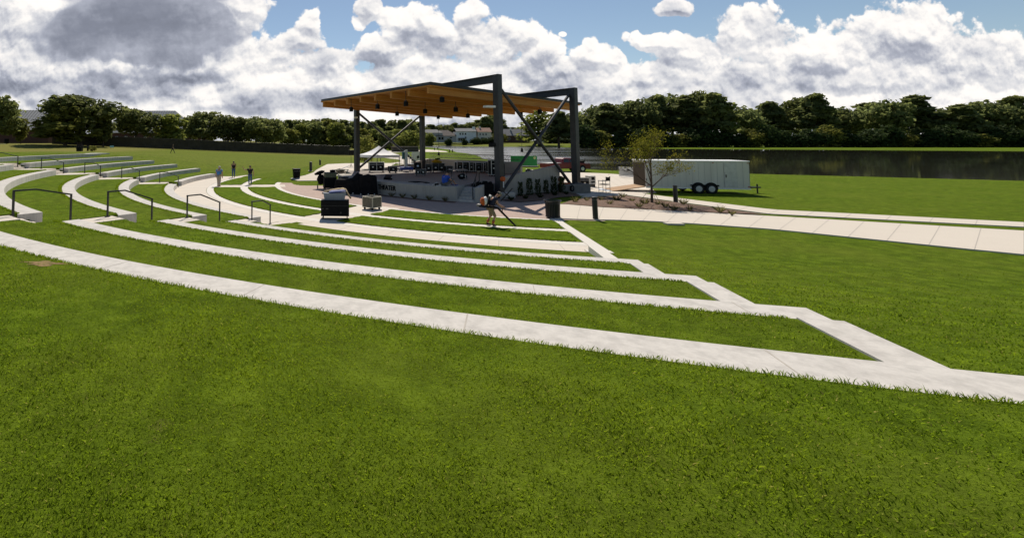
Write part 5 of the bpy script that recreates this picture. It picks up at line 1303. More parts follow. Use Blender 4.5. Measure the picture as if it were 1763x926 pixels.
tree('broadleaf_tree', 3, M_OLIVE, 112, 184, 106, 'olive green tree standing in front of the largest dark oak', 'trees before the brick building', 86, n=2600, size=.4)
tree('broadleaf_tree', 4, M_OAK, 178, 193, 115, 'smaller dark tree at the right foot of the largest oak', 'trees before the brick building', 36)
tree('broadleaf_tree', 4, M_OLIVE, 36, 203, 116, 'thin low tree in front of the ribbed metal roof', 'trees before the brick building', 24)
tree('oak_tree', 2, M_OAK, 235, 186, 132, 'round dark oak in front of the low brick wing', OAKG, 70)
tree('broadleaf_tree', 5, M_LIGHTLEAF, 295, 195, 135, 'pale green tree right of the round dark oak', 'trees before the brick building', 52)
for px, pt, w_, v, lab in ((328, 198, 30, 2, 'narrow dark oak left of the tall oak in the middle of the fence line'), (353, 191, 64, 1, 'tallest dark oak in the middle of the fence line'), (392, 197, 50, 2, 'dark oak just right of the tallest one'), (417, 203, 44, 1, 'dark oak above the pale parked car'),
                           (441, 199, 56, 2, 'wide dark oak second from the right end of the oak row'), (468, 203, 48, 1, 'dark oak at the right end of the oak row')):
    tree('oak_tree', v, M_OAK, px, pt, 142 + (px % 7), lab, OAKG, w_)
for k, (px, pt, w_) in enumerate([(500, 222, 34), (520, 213, 38), (540, 209, 42), (560, 206, 44), (580, 211, 40), (598, 216, 40), (618, 219, 36), (640, 222, 36), (664, 225, 34), (505, 232, 26), (552, 224, 30), (590, 228, 30), (628, 232, 30), (684, 222, 34), (655, 234, 26)]):
    tree('broadleaf_tree', 3 + k % 3, (M_OLIVE, M_LIGHTLEAF, M_OAK)[k % 3], px, pt, 190 + (k * 7) % 25, 'bushy olive green tree in the wood edge behind the fence and tent', 'bushy trees in the wood edge', w_)
for k, (px, pt, w_) in enumerate([(483, 207, 26), (497, 206, 28), (512, 205, 28), (528, 207, 28), (545, 204, 30), (562, 203, 30), (577, 205, 28), (592, 206, 28), (608, 207, 28), (623, 209, 28), (640, 208, 30), (656, 205, 32), (676, 206, 32), (692, 206, 30), (704, 205, 34), (716, 209, 30), (648, 217, 30), (668, 217, 30), (700, 219, 30), (685, 214, 30)]):
    tree('pine_tree' if k % 2 else 'oak_tree', 6 + k % 2 if k % 2 else 1 + k % 2, M_PINE if k % 2 else M_OAK, px, pt, 240 + (k * 11) % 35, 'tall dark tree in the wood behind the bushy trees', 'tall dark trees in the left wood', w_)
tree('round_shrub', 8, M_LIGHTLEAF, 703, 224, 180, 'rounded bright green tree left of the back column', 'trees round the lake', 44)
tree('round_shrub', 8, M_LIGHTLEAF, 738, 228, 400, 'bright green bush at the left end of the lake houses', 'trees round the lake', 24)
for px, pt, w_, lab in ((628, 232, 34, 'young yellow-green tree beside the left steel column'),):
    tree('broadleaf_tree', 9, M_OLIVE, px, pt, 75, lab, 'trees round the lake', w_, n=1300, size=.3)
for k, (px, pt, w_) in enumerate([(727, 215, 26), (742, 214, 24), (756, 215, 24), (770, 214, 26), (783, 211, 26), (797, 214, 26), (811, 210, 30), (825, 206, 30), (838, 200, 36), (852, 196, 34), (868, 214, 26), (882, 219, 26), (896, 218, 26), (910, 216, 26), (862, 219, 20)]):
    tree('pine_tree' if k % 3 else 'oak_tree', 6 + k % 2 if k % 3 else 1, M_PINE if k % 3 else M_OAK, px, pt, 450 + (k * 17) % 40, 'dark tree rising behind the lake houses', 'dark trees behind the lake houses', w_, zbase=3.5)
for k, (px, pt, w_) in enumerate([(820, 236, 20), (834, 237, 18), (772, 238, 14), (846, 236, 16), (858, 224, 24), (800, 239, 10)]):
    tree('round_shrub', 8, M_SHRUB if k != 4 else M_OLIVE, px, pt, 402, 'rounded garden shrub on the bank before the lake houses', 'garden shrubs before the lake houses', w_, cat='shrub')
for k, (px, pt, w_) in enumerate([(944, 236, 20), (958, 236, 22), (972, 237, 20), (988, 236, 22)]):
    tree('round_shrub', 8, M_SHRUB, px, pt, 395, 'dark hedge shrub on the bank before the pale house between the columns', 'garden shrubs before the lake houses', w_, cat='shrub')
tree('broadleaf_tree', 10, M_LIGHTLEAF, 928, 187, 348, 'airy light green tree seen between the two right columns', 'trees round the lake', 54, n=900, size=.42)
YR = 300
big = [(962, 191, 50), (985, 193, 46), (1003, 197, 40), (1022, 180, 44), (1046, 176, 56), (1072, 178, 52), (1090, 172, 48), (1108, 167, 54), (1132, 162, 56), (1158, 160, 60), (1182, 163, 54), (1204, 154, 56)]
for k, (px, pt, w_) in enumerate(big):
    tree('oak_tree' if k % 2 else 'pine_tree', (1 + k % 2) if k % 2 else 6, (M_PINE, M_PINE, M_OAK)[k % 3], px, pt, YR + (k * 13) % 40, ['tall dark tree in the grove across the lake', 'broad dark tree in the grove across the lake'][k % 2], ['tall dark trees of the right grove', 'broad dark trees of the right grove'][k % 2], w_)
for k in range(14):
    px = 1235 + k * 42 + (k * 17) % 13; tree('oak_tree' if k % 2 else 'pine_tree', (1 + k % 2) if k % 2 else 6, (M_OAK, M_PINE, M_PINE)[k % 3], px, 158 + (k * 23) % 30, YR + (k * 13) % 40, ['tall dark tree in the grove across the lake', 'broad dark tree in the grove across the lake'][k % 2], ['tall dark trees of the right grove', 'broad dark trees of the right grove'][k % 2], 58)
for k in range(30):
    px = 1008 + k * 26; tree('round_shrub', 8, M_OLIVE if k % 5 == 1 else M_SHRUB, px, (214, 224, 230, 221)[k % 4], YR - 4, 'dark undergrowth bush at the foot of the grove across the lake', 'undergrowth bushes of the grove', 40, cat='bush')

# young tree in the mulch bed, with stakes
p = at(1122.5, 350.5, .05); htree = atY(1122, 214, p.y).z
t = thing('young_tree', 'young tree with sparse yellowing leaves staked in the mulch bed before the trailer', 'tree', p)
mb = MB(); g = random.Random(4); tips = []
def grow(a, d, L_, r, lev):
    b = a + d * L_; mb.cyl(a, b, r, r * .62, 7 if lev < 2 else 5, cap=False)
    if lev >= 4: tips.append((b, d)); return
    tips.append((b, d)) if lev > 1 else None
    for k in range(3 if lev else 5):
        v = (d + Vector((g.uniform(-1, 1), g.uniform(-1, 1), g.uniform(-.15, .75))) * (.95 if lev else .75)).normalized(); grow(a.lerp(b, g.uniform(.45, 1)), v, L_ * g.uniform(.55, .82), r * .5, lev + 1)
mb.cyl((0, 0, -.1), (0.02, 0, 1.0), .085, .07, 9); grow(Vector((.02, 0, .95)), Vector((0, 0, 1)), 1.85, .065, 0)
grow(Vector((.01, 0, 1.05)), Vector((.75, .05, .62)).normalized(), 1.5, .04, 1); grow(Vector((.01, 0, 1.15)), Vector((-.75, .1, .60)).normalized(), 1.7, .04, 1); grow(Vector((.01, 0, 1.3)), Vector((-.5, -.5, .6)).normalized(), 1.4, .035, 1)
mb.build('trunk', M_BARK, t)
gg = np.random.default_rng(4); T = np.array([list(q[0]) for q in tips]); n = 3600; c = T[gg.integers(0, len(T), n)] + gg.normal(size=(n, 3)) * .15
nr_ = gg.normal(size=(n, 3)); nr_ /= np.linalg.norm(nr_, axis=1)[:, None]; tt = np.cross(nr_, gg.normal(size=(n, 3))); tt /= np.linalg.norm(tt, axis=1)[:, None]; bb = np.cross(nr_, tt); s = (.032 + .045 * gg.random(n))[:, None]
V = np.stack([c - tt * s, c - bb * s * .5, c + tt * s, c + bb * s * .5], 1).reshape(-1, 3)
k_ = (htree - p.z) / V[:, 2].max(); o = bpy.data.objects.new('crown', np_mesh('crown', V, np.arange(4 * n).reshape(n, 4), M_YELLOW)); COL.objects.link(o); o.parent = t
t.scale = (1.0 * k_, 1.0 * k_, k_)
for k in range(3):
    a = k * 2.09 + .3; MB().cyl((math.cos(a) * .75, math.sin(a) * .75, 0), (math.cos(a) * .06, math.sin(a) * .06, .95), .012, n=5).build('stake', M_BARK, t)

# dark columnar plants along the wing wall
PG = 'upright dark shrubs along the wing wall'
proto = None
for k, f_ in enumerate((.16, .31, .45, .59, .73, .88)):
    q = wingA.lerp(wingB, f_) + Vector((.35, -.85, 0)); 
    if proto is None:
        t = thing('upright_shrub', '', 'shrub', q, 0, PG); proto = t; g = np.random.default_rng(5); n = 260; zz = g.random(n) * 1.15 + .05
        MB().cyl((0, 0, 0), (0, 0, 1.1), .02, .008, 6).build('stem', M_BARK, t)
        a = g.random(n) * 6.28; r_ = (.20 - .08 * (zz / 1.2)) * (.3 + .7 * g.random(n)); c = np.stack([r_ * np.cos(a), r_ * np.sin(a), zz], 1)
        d = np.stack([np.cos(a) * .7, np.sin(a) * .7, .8 + .3 * g.random(n)], 1); tt = np.cross(d, g.normal(size=(n, 3))); tt /= np.linalg.norm(tt, axis=1)[:, None]
        V = np.stack([c, c + d * .07 + tt * .03, c + d * .16, c + d * .07 - tt * .03], 1).reshape(-1, 3); o = bpy.data.objects.new('foliage', np_mesh('foliage', V, np.arange(4 * n).reshape(n, 4), M_SHRUB)); COL.objects.link(o); o.parent = t
    else: t = copy_tree(proto); t.location = q; t.rotation_euler = (0, 0, k * 1.3)
    sc_k = .85 + .25 * ((k * 37) % 10) / 10; t.scale = (sc_k, sc_k, sc_k)
    t['label'] = 'upright dark green shrub standing in the row along the sloping wing wall'
# grass tufts
def tuft(lab, q, s, grp, m=M_ORNGRASS, seed=1, n=110):
    t = thing('grass_tuft', lab, 'grass clump', q, seed * 1.7, grp); g = np.random.default_rng(seed)
    a = g.random(n) * 6.28; tilt = .9 * g.random(n) ** 1.2; ln = (.24 + .28 * g.random(n)) * (1 - .5 * tilt); b0 = np.stack([np.cos(a) * .05, np.sin(a) * .05, np.zeros(n)], 1)
    d = np.stack([np.cos(a) * tilt, np.sin(a) * tilt, np.ones(n)], 1) * ln[:, None]; sd_ = np.stack([-np.sin(a), np.cos(a), np.zeros(n)], 1) * .006
    dr = d.copy(); dr[:, :2] *= 1.35; dr[:, 2] *= .95
    V = np.stack([b0 - sd_, b0 + sd_, b0 + d * .6 + sd_ * .8, b0 + dr, b0 + d * .6 - sd_ * .8], 1).reshape(-1, 3)
    o = bpy.data.objects.new('blades', np_mesh('blades', V, np.arange(5 * n).reshape(n, 5), m)); COL.objects.link(o); o.parent = t
    MB().lathe([(.06, -.02), (.07, .03), (.03, .06)], 8).build('root_crown', M_MULCH, t); t.scale = (s, s, s)
tf = [(700, 334), (740, 338), (769, 341), (776, 341.5)]
for k, tdeg in enumerate((221, 224.5, 228, 232, 236)): tuft('pale grass clump in the mulch strip at the foot of the stage wall', pol(16.0, tdeg, .02), 1.0, 'grass clumps at the stage wall', seed=k + 1, n=44)
for k, (px, py) in enumerate([(1010, 346), (1035, 345), (1062, 346), (1088, 347), (1072, 340), (1110, 352), (1132, 353), (1145, 357), (1176, 352), (1188, 362), (1160, 362), (990, 348), (1050, 352), (1100, 357), (1240, 366), (1260, 370)]):
    tuft('wispy olive grass clump in the broad mulch bed', at(px, py, .08), .8 + .3 * (k % 3) / 2, 'grass clumps in the broad mulch bed', seed=k + 11, n=46)
for k, (px, py) in enumerate([(880, 345), (905, 343), (930, 341), (955, 337), (975, 335)]): tuft('low dark clump in the shaded bed under the wing wall', at(px, py, .07), .8, 'clumps in the shaded bed', M_SHRUB, seed=k + 31)
t = thing('bush', 'small pale bush beside the bins behind the topmost seat wall', 'bush', on(159, 260.8)); V, Fq = leaf_cloud([((0, 0, .5), (.7, .6, .5)), ((.3, 0, .7), (.4, .4, .3))], 300, .12, 3)
MB().cyl((0, 0, -.05), (0, 0, .6), .03, n=6).build('stem', M_BARK, t); o = bpy.data.objects.new('foliage', np_mesh('foliage', V, Fq, M_OLIVE)); COL.objects.link(o); o.parent = t

# ------------------------------------------------------------------ people
def skin_mesh(name, joints, edges, m, parent, sub=2, root=0):
    """one continuous surface grown from jointed edges; joints: list of (xyz, radius or (rx, ry))"""
    me = bpy.data.meshes.new(name); me.from_pydata([tuple(j[0]) for j in joints], edges, [])
    o = bpy.data.objects.new(name, me); COL.objects.link(o); o.modifiers.new('skin', 'SKIN'); me.skin_vertices[0].data[root].use_root = True
    for k, j in enumerate(joints):
        r = j[1]; me.skin_vertices[0].data[k].radius = r if isinstance(r, tuple) else (r, r)
    if sub: s = o.modifiers.new('sub', 'SUBSURF'); s.levels = s.render_levels = sub
    bpy.context.view_layer.update()
    m2 = bpy.data.meshes.new_from_object(o.evaluated_get(bpy.context.evaluated_depsgraph_get())); bpy.data.objects.remove(o)
    m2.name = name; m2.materials.clear(); m2.materials.append(m)
    m2.polygons.foreach_set('use_smooth', [True] * len(m2.polygons))
    o = bpy.data.objects.new(name, m2); COL.objects.link(o); o.parent = parent; return o
V3 = lambda *a: Vector(a)
def person(lab, loc, rz, pose, shirt, trousers, shoes=M_BLACK, hair=M_HAIR_DARK, shorts=False, cap=None, sleeve=.55, scale=1.0, socks=None, grp=None):
    """pose: joints in metres; the figure faces +x"""
    t = thing('person', lab, 'person', loc, rz, grp); t.scale = (scale,) * 3; P = {k: Vector(v) for k, v in pose.items()}
    J, E_ = [], []
    def add(p, r, par=None):
        J.append((p, r)); 
        if par is not None: E_.append((par, len(J) - 1))
        return len(J) - 1
    pe = add(P['pelvis'], (.155, .12)); wa = add(P['pelvis'].lerp(P['chest'], .45), (.145, .115), pe); ch = add(P['chest'], (.165, .125), wa)
    nk = add(P['neck'], .058, ch); 
    hd_dir = (P['head'] - P['neck']).normalized(); h0 = add(P['head'] - hd_dir * .05, .078, nk); h1 = add(P['head'] + hd_dir * .035, .098, h0); h2 = add(P['head'] + hd_dir * .095, .070, h1)
    for s_ in ('L', 'R'):
        sh = add(P['sh' + s_], .068, ch); el = add(P['el' + s_], .044, sh); wr = add(P['wr' + s_], .030, el)
        d = (P['wr' + s_] - P['el' + s_]).normalized(); pm = add(P['wr' + s_] + d * .055, (.040, .022), wr)
        side = d.cross(Vector((1, 0, 0.2))).normalized(); kn_ = add(P['wr' + s_] + d * .10, (.042, .018), pm)
        fd = P.get('grip' + s_, d)
        for q, (o_, l_) in enumerate(((-.032, .065), (-.011, .078), (.011, .075), (.030, .058))):
            f1 = add(P['wr' + s_] + d * .115 + side * o_, .0095, kn_); f2 = add(J[f1][0] + (d * .6 + fd * .5).normalized() * l_ * .55, .0088, f1); add(J[f2][0] + (d * .2 + fd).normalized() * l_ * .45, .0075, f2)
        th_ = add(P['wr' + s_] + d * .045 - side * .045, .012, pm); add(J[th_][0] + (d - side * .5).normalized() * .05, .0095, th_)
        hp = add(P['hip' + s_], .092, pe); kn = add(P['kn' + s_], .058, hp); cf = add(P['kn' + s_].lerp(P['an' + s_], .3), .056, kn); an = add(P['an' + s_], .038, cf); add(P['toe' + s_].lerp(P['an' + s_], .25), .034, an)
    skin_mesh('body', J, E_, M_SKIN, t, 1)
    # face on the head: nose, eyes, mouth, ears
    fx = P.get('face', Vector((1, 0, 0))); fx = (fx - hd_dir * fx.dot(hd_dir)).normalized(); sd_ = hd_dir.cross(fx); hc_ = P['head']
    mb = MB(); mb.blob(hc_ + fx * .098 - hd_dir * .005, (.035, .03, .045), 1, 0, 8); [mb.blob(hc_ + sd_ * .092 * s_ - hd_dir * .0, (.03, .022, .06), 1, 0, 8) for s_ in (-1, 1)]; mb.build('nose_and_ears', M_SKIN, t, smooth=True)
    mb = MB(); [mb.blob(hc_ + fx * .088 + sd_ * .032 * s_ + hd_dir * .018, (.02, .024, .014), 1, 0, 6) for s_ in (-1, 1)]; mb.blob(hc_ + fx * .088 - hd_dir * .048, (.014, .045, .01), 1, 0, 6); mb.build('eyes_and_mouth', M_HAIR_DARK, t)
    if hair:
        M_ = Matrix((fx, sd_, hd_dir)).transposed(); MB().blob(hc_ + hd_dir * .052 - fx * .022, (.205, .19, .175), 3, .04, 14, M_).build('hair', hair, t, smooth=True)
    if cap:
        M_ = Matrix((fx, sd_, hd_dir)).transposed(); mb = MB().blob(hc_ + hd_dir * .065 - fx * .005, (.225, .205, .16), 3, .0, 14, M_); mb.box(hc_ + fx * .13 + hd_dir * .055, (.11, .15, .012), M=M_); mb.build('cap', cap, t, smooth=True)
    # shirt
    J, E_ = [], []
    pe = add(P['pelvis'] + Vector((0, 0, .0)), (.19, .155)); wa = add(P['pelvis'].lerp(P['chest'], .45), (.19, .165), pe); ch = add(P['chest'], (.205, .168), wa); add(P['chest'].lerp(P['neck'], .72), .095, ch)
    for s_ in ('L', 'R'):
        sh = add(P['sh' + s_], .092, ch); add(P['sh' + s_].lerp(P['el' + s_], sleeve), .068, sh)
    skin_mesh('shirt', J, E_, shirt, t, 1)
    J, E_ = [], []
    pe = add(P['pelvis'] + Vector((0, 0, .02)), (.168, .130))
    for s_ in ('L', 'R'):
        hp = add(P['hip' + s_], .108, pe); kn = add(P['kn' + s_], .078 if not shorts else .088, hp)
        if not shorts: m_ = add(P['kn' + s_].lerp(P['an' + s_], .4), .068, kn); add(P['an' + s_], .060, m_)
        else: add(P['kn' + s_].lerp(P['an' + s_], .12), .088, kn)
    skin_mesh('shorts' if shorts else 'trousers', J, E_, trousers, t, 1)
    for s_ in ('L', 'R'):
        J, E_ = [], []; d = (P['toe' + s_] - P['an' + s_]); d.z = 0; d.normalize(); a = P['an' + s_]; z_ = P['toe' + s_].z
        k = add(Vector((a.x, a.y, z_ + .035)) - d * .06, .045); add(Vector((a.x, a.y, z_ + .04)) + d * .06, (.048, .045), k); add(Vector((a.x, a.y, z_ + .03)) + d * .17, (.045, .032), 1); add(Vector((a.x, a.y, z_ + .09)), .05, 0)
        skin_mesh('shoe', J, E_, shoes, t, 1)
        if socks: MB().cyl(a + Vector((0, 0, .02)), a.lerp(P['kn' + s_], .42), .052, .068, 10).build('sock', socks, t, smooth=True)
    return t
def standing(stride=.0, lean=.0, armL=(0, 0), armR=(0, 0), h=1.75):
    """upright pose; arm = (forward swing, out) in metres at the wrist"""
    k = h / 1.75; P = dict(pelvis=(0, 0, .96), chest=(lean * .6, 0, 1.30), neck=(lean, 0, 1.49), head=(lean * 1.25 + .02, 0, 1.62))
    for s_, y, st, arm in (('L', 1, stride, armL), ('R', -1, -stride, armR)):
        P['sh' + s_] = (lean * .85, y * .19, 1.42); P['el' + s_] = (lean * .8 + arm[0] * .35, y * (.235 + arm[1] * .5), 1.14); P['wr' + s_] = (lean * .8 + arm[0], y * (.22 + arm[1]), .90 + abs(arm[0]) * .25)
        P['hip' + s_] = (0, y * .095, .90); P['kn' + s_] = (st * .55 + .03, y * .10, .49); P['an' + s_] = (st, y * .10, .09 + (.05 if st < -.1 else 0)); P['toe' + s_] = (st + .18, y * .11, .0)
    return {a: tuple(k * c for c in v) for a, v in P.items()}
def face_to(dx, dy): return math.atan2(dy, dx)
WG = None
person('heavy-set man in steel blue shirt and pale khaki trousers on the walkway', on(376.5, 321.3), R(70), standing(.06, .05, (.05, .06), (.0, .05), 1.78), M_TEALBLUE, M_KHAKI, mat('brown_shoe', (.09, .06, .04), .6), M_HAIR_GREY, scale=1.0).scale = (1.22, 1.22, 1.0)
person('man in black shirt and jeans standing farthest along the walkway', on(402, 306), R(100), standing(.14, .0, (.12, -.05), (.12, -.05), 1.78), M_BLACKSHIRT, M_JEANS, M_BLACK, M_HAIR_DARK)
ps = standing(.04, .02, (.0, .06), (.0, .05), 1.75); ps['elL'] = (.02, .50, 1.36); ps['wrL'] = (.10, .62, 1.52); ps['elR'] = (.0, -.30, 1.16); ps['wrR'] = (.08, -.30, .93)
person('person in black shirt and jeans with one arm raised, right of the two men', on(430.5, 318.5), R(95), ps, M_BLACKSHIRT, M_JEANS, M_BLACK, M_HAIR_DARK, sleeve=.5)
p = on(297, 264)
person('distant person in dark clothes striding along the far fence', p, R(5), standing(.36, .05, (-.25, .02), (.25, .02), 1.75), M_BLACKSHIRT, mat('dark_trousers', (.03, .03, .035), .9), M_BLACK, M_HAIR_DARK, scale=1.0)
# the groundskeeper, bent forward and walking to the right with a blower
p = at(845.5, 388.5, .02)
P = dict(pelvis=(-.02, 0, .90), chest=(.13, 0, 1.20), neck=(.27, 0, 1.36), head=(.38, 0, 1.46), face=(1, 0, -.45))
for s_, y in (('L', 1), ('R', -1)): P['sh' + s_] = (.21, y * .19, 1.29); P['hip' + s_] = (-.02, y * .095, .85)
P.update(elR=(.28, -.25, 1.02), wrR=(.48, -.22, .86), elL=(.30, .26, 1.02), wrL=(.52, .14, .92), knR=(.16, -.10, .47), anR=(.06, -.10, .10), toeR=(.24, -.10, .0), knL=(.02, .10, .46), anL=(-.16, .10, .13), toeL=(.02, .11, .02))
P['gripR'] = Vector((.2, .1, -1))
person('groundskeeper in navy shirt, tan shorts and cap bending forward on the lawn', p, R(-8), P, M_NAVY, M_PLAID, M_BLACK, M_HAIR_DARK, shorts=True, cap=M_CAP, socks=mat('rust_socks', (.42, .11, .03), .9))
t = thing('backpack_blower', 'orange and white backpack leaf blower with a long black tube worn by the groundskeeper', 'leaf blower', p, R(-8))
mb = MB(); M_ = Matrix.Rotation(R(18), 3, 'Y'); MB().box((-.12, 0, 1.14), (.06, .36, .50), M=M_).build('back_frame', M_BLACK, t, bevel=.02)
MB().blob((-.24, 0, 1.16), (.22, .36, .40), 2, .05, 14).build('white_housing', M_WHITE, t, smooth=True); MB().blob((-.36, -.02, 1.12), (.24, .30, .40), 5, .06, 14).build('engine_cover', M_ORANGE, t, smooth=True)
MB().box((-.02, 0, 1.36), (.05, .34, .16), M=M_).build('top_bracket', M_WHITE, t, bevel=.02)
MB().tube([(-.55, -.1, .92), (-.35, -.15, .90), (-.1, -.28, .90), (.1, -.30, .90), (.26, -.28, .86)], .045, 10).build('elbow_hose', M_BLACK, t)
MB().cyl((.24, -.28, .88), (.95, -.30, .14), .05, .042, 12).cyl((.95, -.30, .14), (1.03, -.30, .06), .042, .03, 12).build('blower_tube', M_BLACK, t)
MB().blob((-.52, 0, .95), (.28, .3, .14), 3, .1).build('fuel_tank', mat('smoke_tank', (.09, .085, .08), .4), t)
MB().cyl((.46, -.27, .68), (.47, -.23, .88), .018, n=8).build('handle', M_BLACK, t)
for y in (-.13, .13): MB().tube([(.0, y, 1.38), (.14, y, 1.40), (.30, y, 1.24), (.22, y, 1.0), (-.06, y, .94)], .018, 6).build('strap', M_BLACK, t)
# man in blue sitting on the stage edge
p = at(765, 320.5, DZ)
P = dict(pelvis=(0, 0, .12), chest=(.10, 0, .46), neck=(.18, 0, .64), head=(.27, 0, .74), face=(1, 0, -.5))
for s_, y in (('L', 1), ('R', -1)): P['sh' + s_] = (.13, y * .2, .57); P['hip' + s_] = (.04, y * .1, .11)
P.update(elL=(.30, .32, .36), wrL=(.48, .16, .36), elR=(.28, -.3, .34), wrR=(.50, -.12, .34), knL=(.44, .2, .40), anL=(.72, .16, .09), toeL=(.9, .18, 0), knR=(.45, -.2, .38), anR=(.74, -.14, .09), toeR=(.92, -.15, 0))
person('man in a bright blue shirt sitting hunched on the front edge of the stage', p, R(25), P, M_BLUE, mat('shorts_grey', (.12, .11, .10), .9), M_BLUEPLASTIC, M_HAIR_DARK, shorts=True).scale = (1.15, 1.15, 1.15)
t = thing('cable_pile', 'black cable lying along the apron left of the man in blue', 'cables', at(721, 314.5, DZ + .03), R(-36))
mb = MB(); mb.tube([(x, .12 * math.sin(x * 5) + .05 * math.sin(x * 13), .03 + .02 * math.sin(x * 9)) for x in np.linspace(-.9, .9, 30)], .03, 6); mb.tube([(x, .1 * math.cos(x * 6), .06) for x in np.linspace(-.6, .7, 24)], .03, 6); mb.build('cable', M_BLACK, t)
t = thing('tool_clutter', 'small dark tools and parts beside the seated man in blue', 'tools', at(752, 320, DZ + .02), R(10))
MB().box((0, 0, .08), (.25, .16, .16)).build('box', M_BLACK, t, bevel=.02); MB().bar((-.3, .1, .03), (.15, .25, .22), .04).bar((-.1, -.1, .02), (.25, -.16, .05), .04).build('tools', M_DIRTYWHITE, t)
# ------------------------------------------------------------------ grass blades (a mass nobody could count)
def clear_of_paving(X, Y):
    r = np.hypot(X - CCX, Y - CCY); th = np.degrees(np.arctan2(Y - CCY, X - CCX)) % 360
    ok = (r > 28.6)
    for a in RC: ok &= ~((r > a - .01) & (r < a + WALL_W - .0) & (th > 229) & (th < 255.25))
    for a in RA[:5]: ok &= ~((r > a - .01) & (r < a + WALL_W) & (th > 189.6) & (th < 227.6))
    ok &= ~((th > 254.3) & (th < 255.3) & (r < 44.62)) & ~((th > 227.4) & (th < 229.2) & (r < 47.05)) & ~((th > 186.2) & (th < 189.8))
    ok &= ~((r < 29.7) & (th < 229)) 
    return ok
def blades(n, r0, r1, a0, a1, hgt, wid, seed, two=True):
    g = np.random.default_rng(seed); q = r0 * (r1 / r0) ** g.random(n); a = np.radians(a0 + (a1 - a0) * g.random(n))
    X, Y = q * np.sin(a), q * np.cos(a); ok = clear_of_paving(X, Y); X, Y, q = X[ok], Y[ok], q[ok]; n = len(X); Z = height(X, Y) - .012
    return X, Y, Z, q
def blade_mesh(X, Y, Z, h, w, seed):
    g = np.random.default_rng(seed); n = len(X); a = g.random(n) * 6.28; h = np.broadcast_to(h, (n,)); w = np.broadcast_to(w, (n,)); hh = h * (.55 + .75 * g.random(n)); lean = hh * (.25 + .75 * g.random(n))
    b = np.stack([X, Y, Z], 1); sd_ = np.stack([np.cos(a), np.sin(a), np.zeros(n)], 1) * (w * (.7 + .6 * g.random(n)))[:, None] / 2; la = g.random(n) * 6.28
    ld = np.stack([np.cos(la), np.sin(la), np.zeros(n)], 1) * lean[:, None]; up = np.zeros((n, 3)); up[:, 2] = hh
    mid = b + ld * .35 + up * .6; tip = b + ld + up * .92
    return np.stack([b - sd_, b + sd_, mid + sd_ * .8, tip, mid - sd_ * .8], 1).reshape(-1, 3)
VV = []
gq = np.random.default_rng(5); n = 400000; q = 1.2 * (26 / 1.2) ** gq.random(n); q = q * np.where(q > 14, 1 + .0 * q, 1)
keep = gq.random(n) < 1 - sm(13, 26, q); q = q[keep]; a = np.radians(-46 + 114 * gq.random(len(q))); X, Y = q * np.sin(a), q * np.cos(a)
ok = clear_of_paving(X, Y) & ((np.hypot((X - BARE[0]) / 1.3, Y - BARE[1]) > .26 + .1 * gq.random(len(X))) | (gq.random(len(X)) < .62)); X, Y, q = X[ok], Y[ok], q[ok]; Z = height(X, Y) - .012
g_ = np.sin(X * 1.3 + 2 * np.sin(Y * .7)) * np.sin(Y * 1.1 + X * .4) + .6 * np.sin(X * 3.1 + Y * 2.3)      # patchy growth
VV.append(blade_mesh(X, Y, Z, (.026 + .0009 * q) * (1 + .16 * g_), np.clip(.0011 * q + .002, .0036, .02), 15))
# fringes that flop over the back edges of the seat strips
g = np.random.default_rng(77)
for RR, a0, a1 in ((RC, 229.2, 254.3), (RA[:5], 189.9, 227.4)):
    for r in RR:
        n = int((a1 - a0) * r * R(1) * 260); th = a0 + (a1 - a0) * g.random(n); rr_ = r + WALL_W + g.normal(size=n) * .035 + .02 + .03 * np.sin(th * 8 + r) + .025 * np.sin(th * 21); rr_ = np.maximum(rr_, r + WALL_W - .07)
        X = CCX + rr_ * np.cos(np.radians(th)); Y = CCY + rr_ * np.sin(np.radians(th)); Z = height(X, Y); Z = np.maximum(Z, height(CCX + (r + WALL_W + .02) * np.cos(np.radians(th)), CCY + (r + WALL_W + .02) * np.sin(np.radians(th))) - .03)
        dist = np.hypot(X, Y); VV.append(blade_mesh(X, Y, Z, .046, np.clip(dist * .0010, .005, .022), int(r * 10)))
V = np.concatenate(VV); nb = len(V) // 5
o = bpy.data.objects.new('grass', np_mesh('grass', V, np.arange(5 * nb).reshape(nb, 5), M_GRASSBLADE)); COL.objects.link(o); o['kind'] = 'stuff'
# frayed tufts along the sod patches
VV = []
for r in (23.74, 26.57):
    for a0, a1 in ((160.5, 183.5), (189.6, 226.6), (232.4, 254.8)):
        n = int((a1 - a0) * r * R(1) * 130); th = a0 + (a1 - a0) * g.random(n); rr_ = r + g.normal(size=n) * .03 - .02; VV.append(blade_mesh(CCX + rr_ * np.cos(np.radians(th)), CCY + rr_ * np.sin(np.radians(th)), np.full(n, .035), .05, .02, int(r + a0)))
V = np.concatenate(VV); nb = len(V) // 5
o = bpy.data.objects.new('grass', np_mesh('grass', V, np.arange(5 * nb).reshape(nb, 5), M_GRASSBLADE)); COL.objects.link(o); o['kind'] = 'stuff'

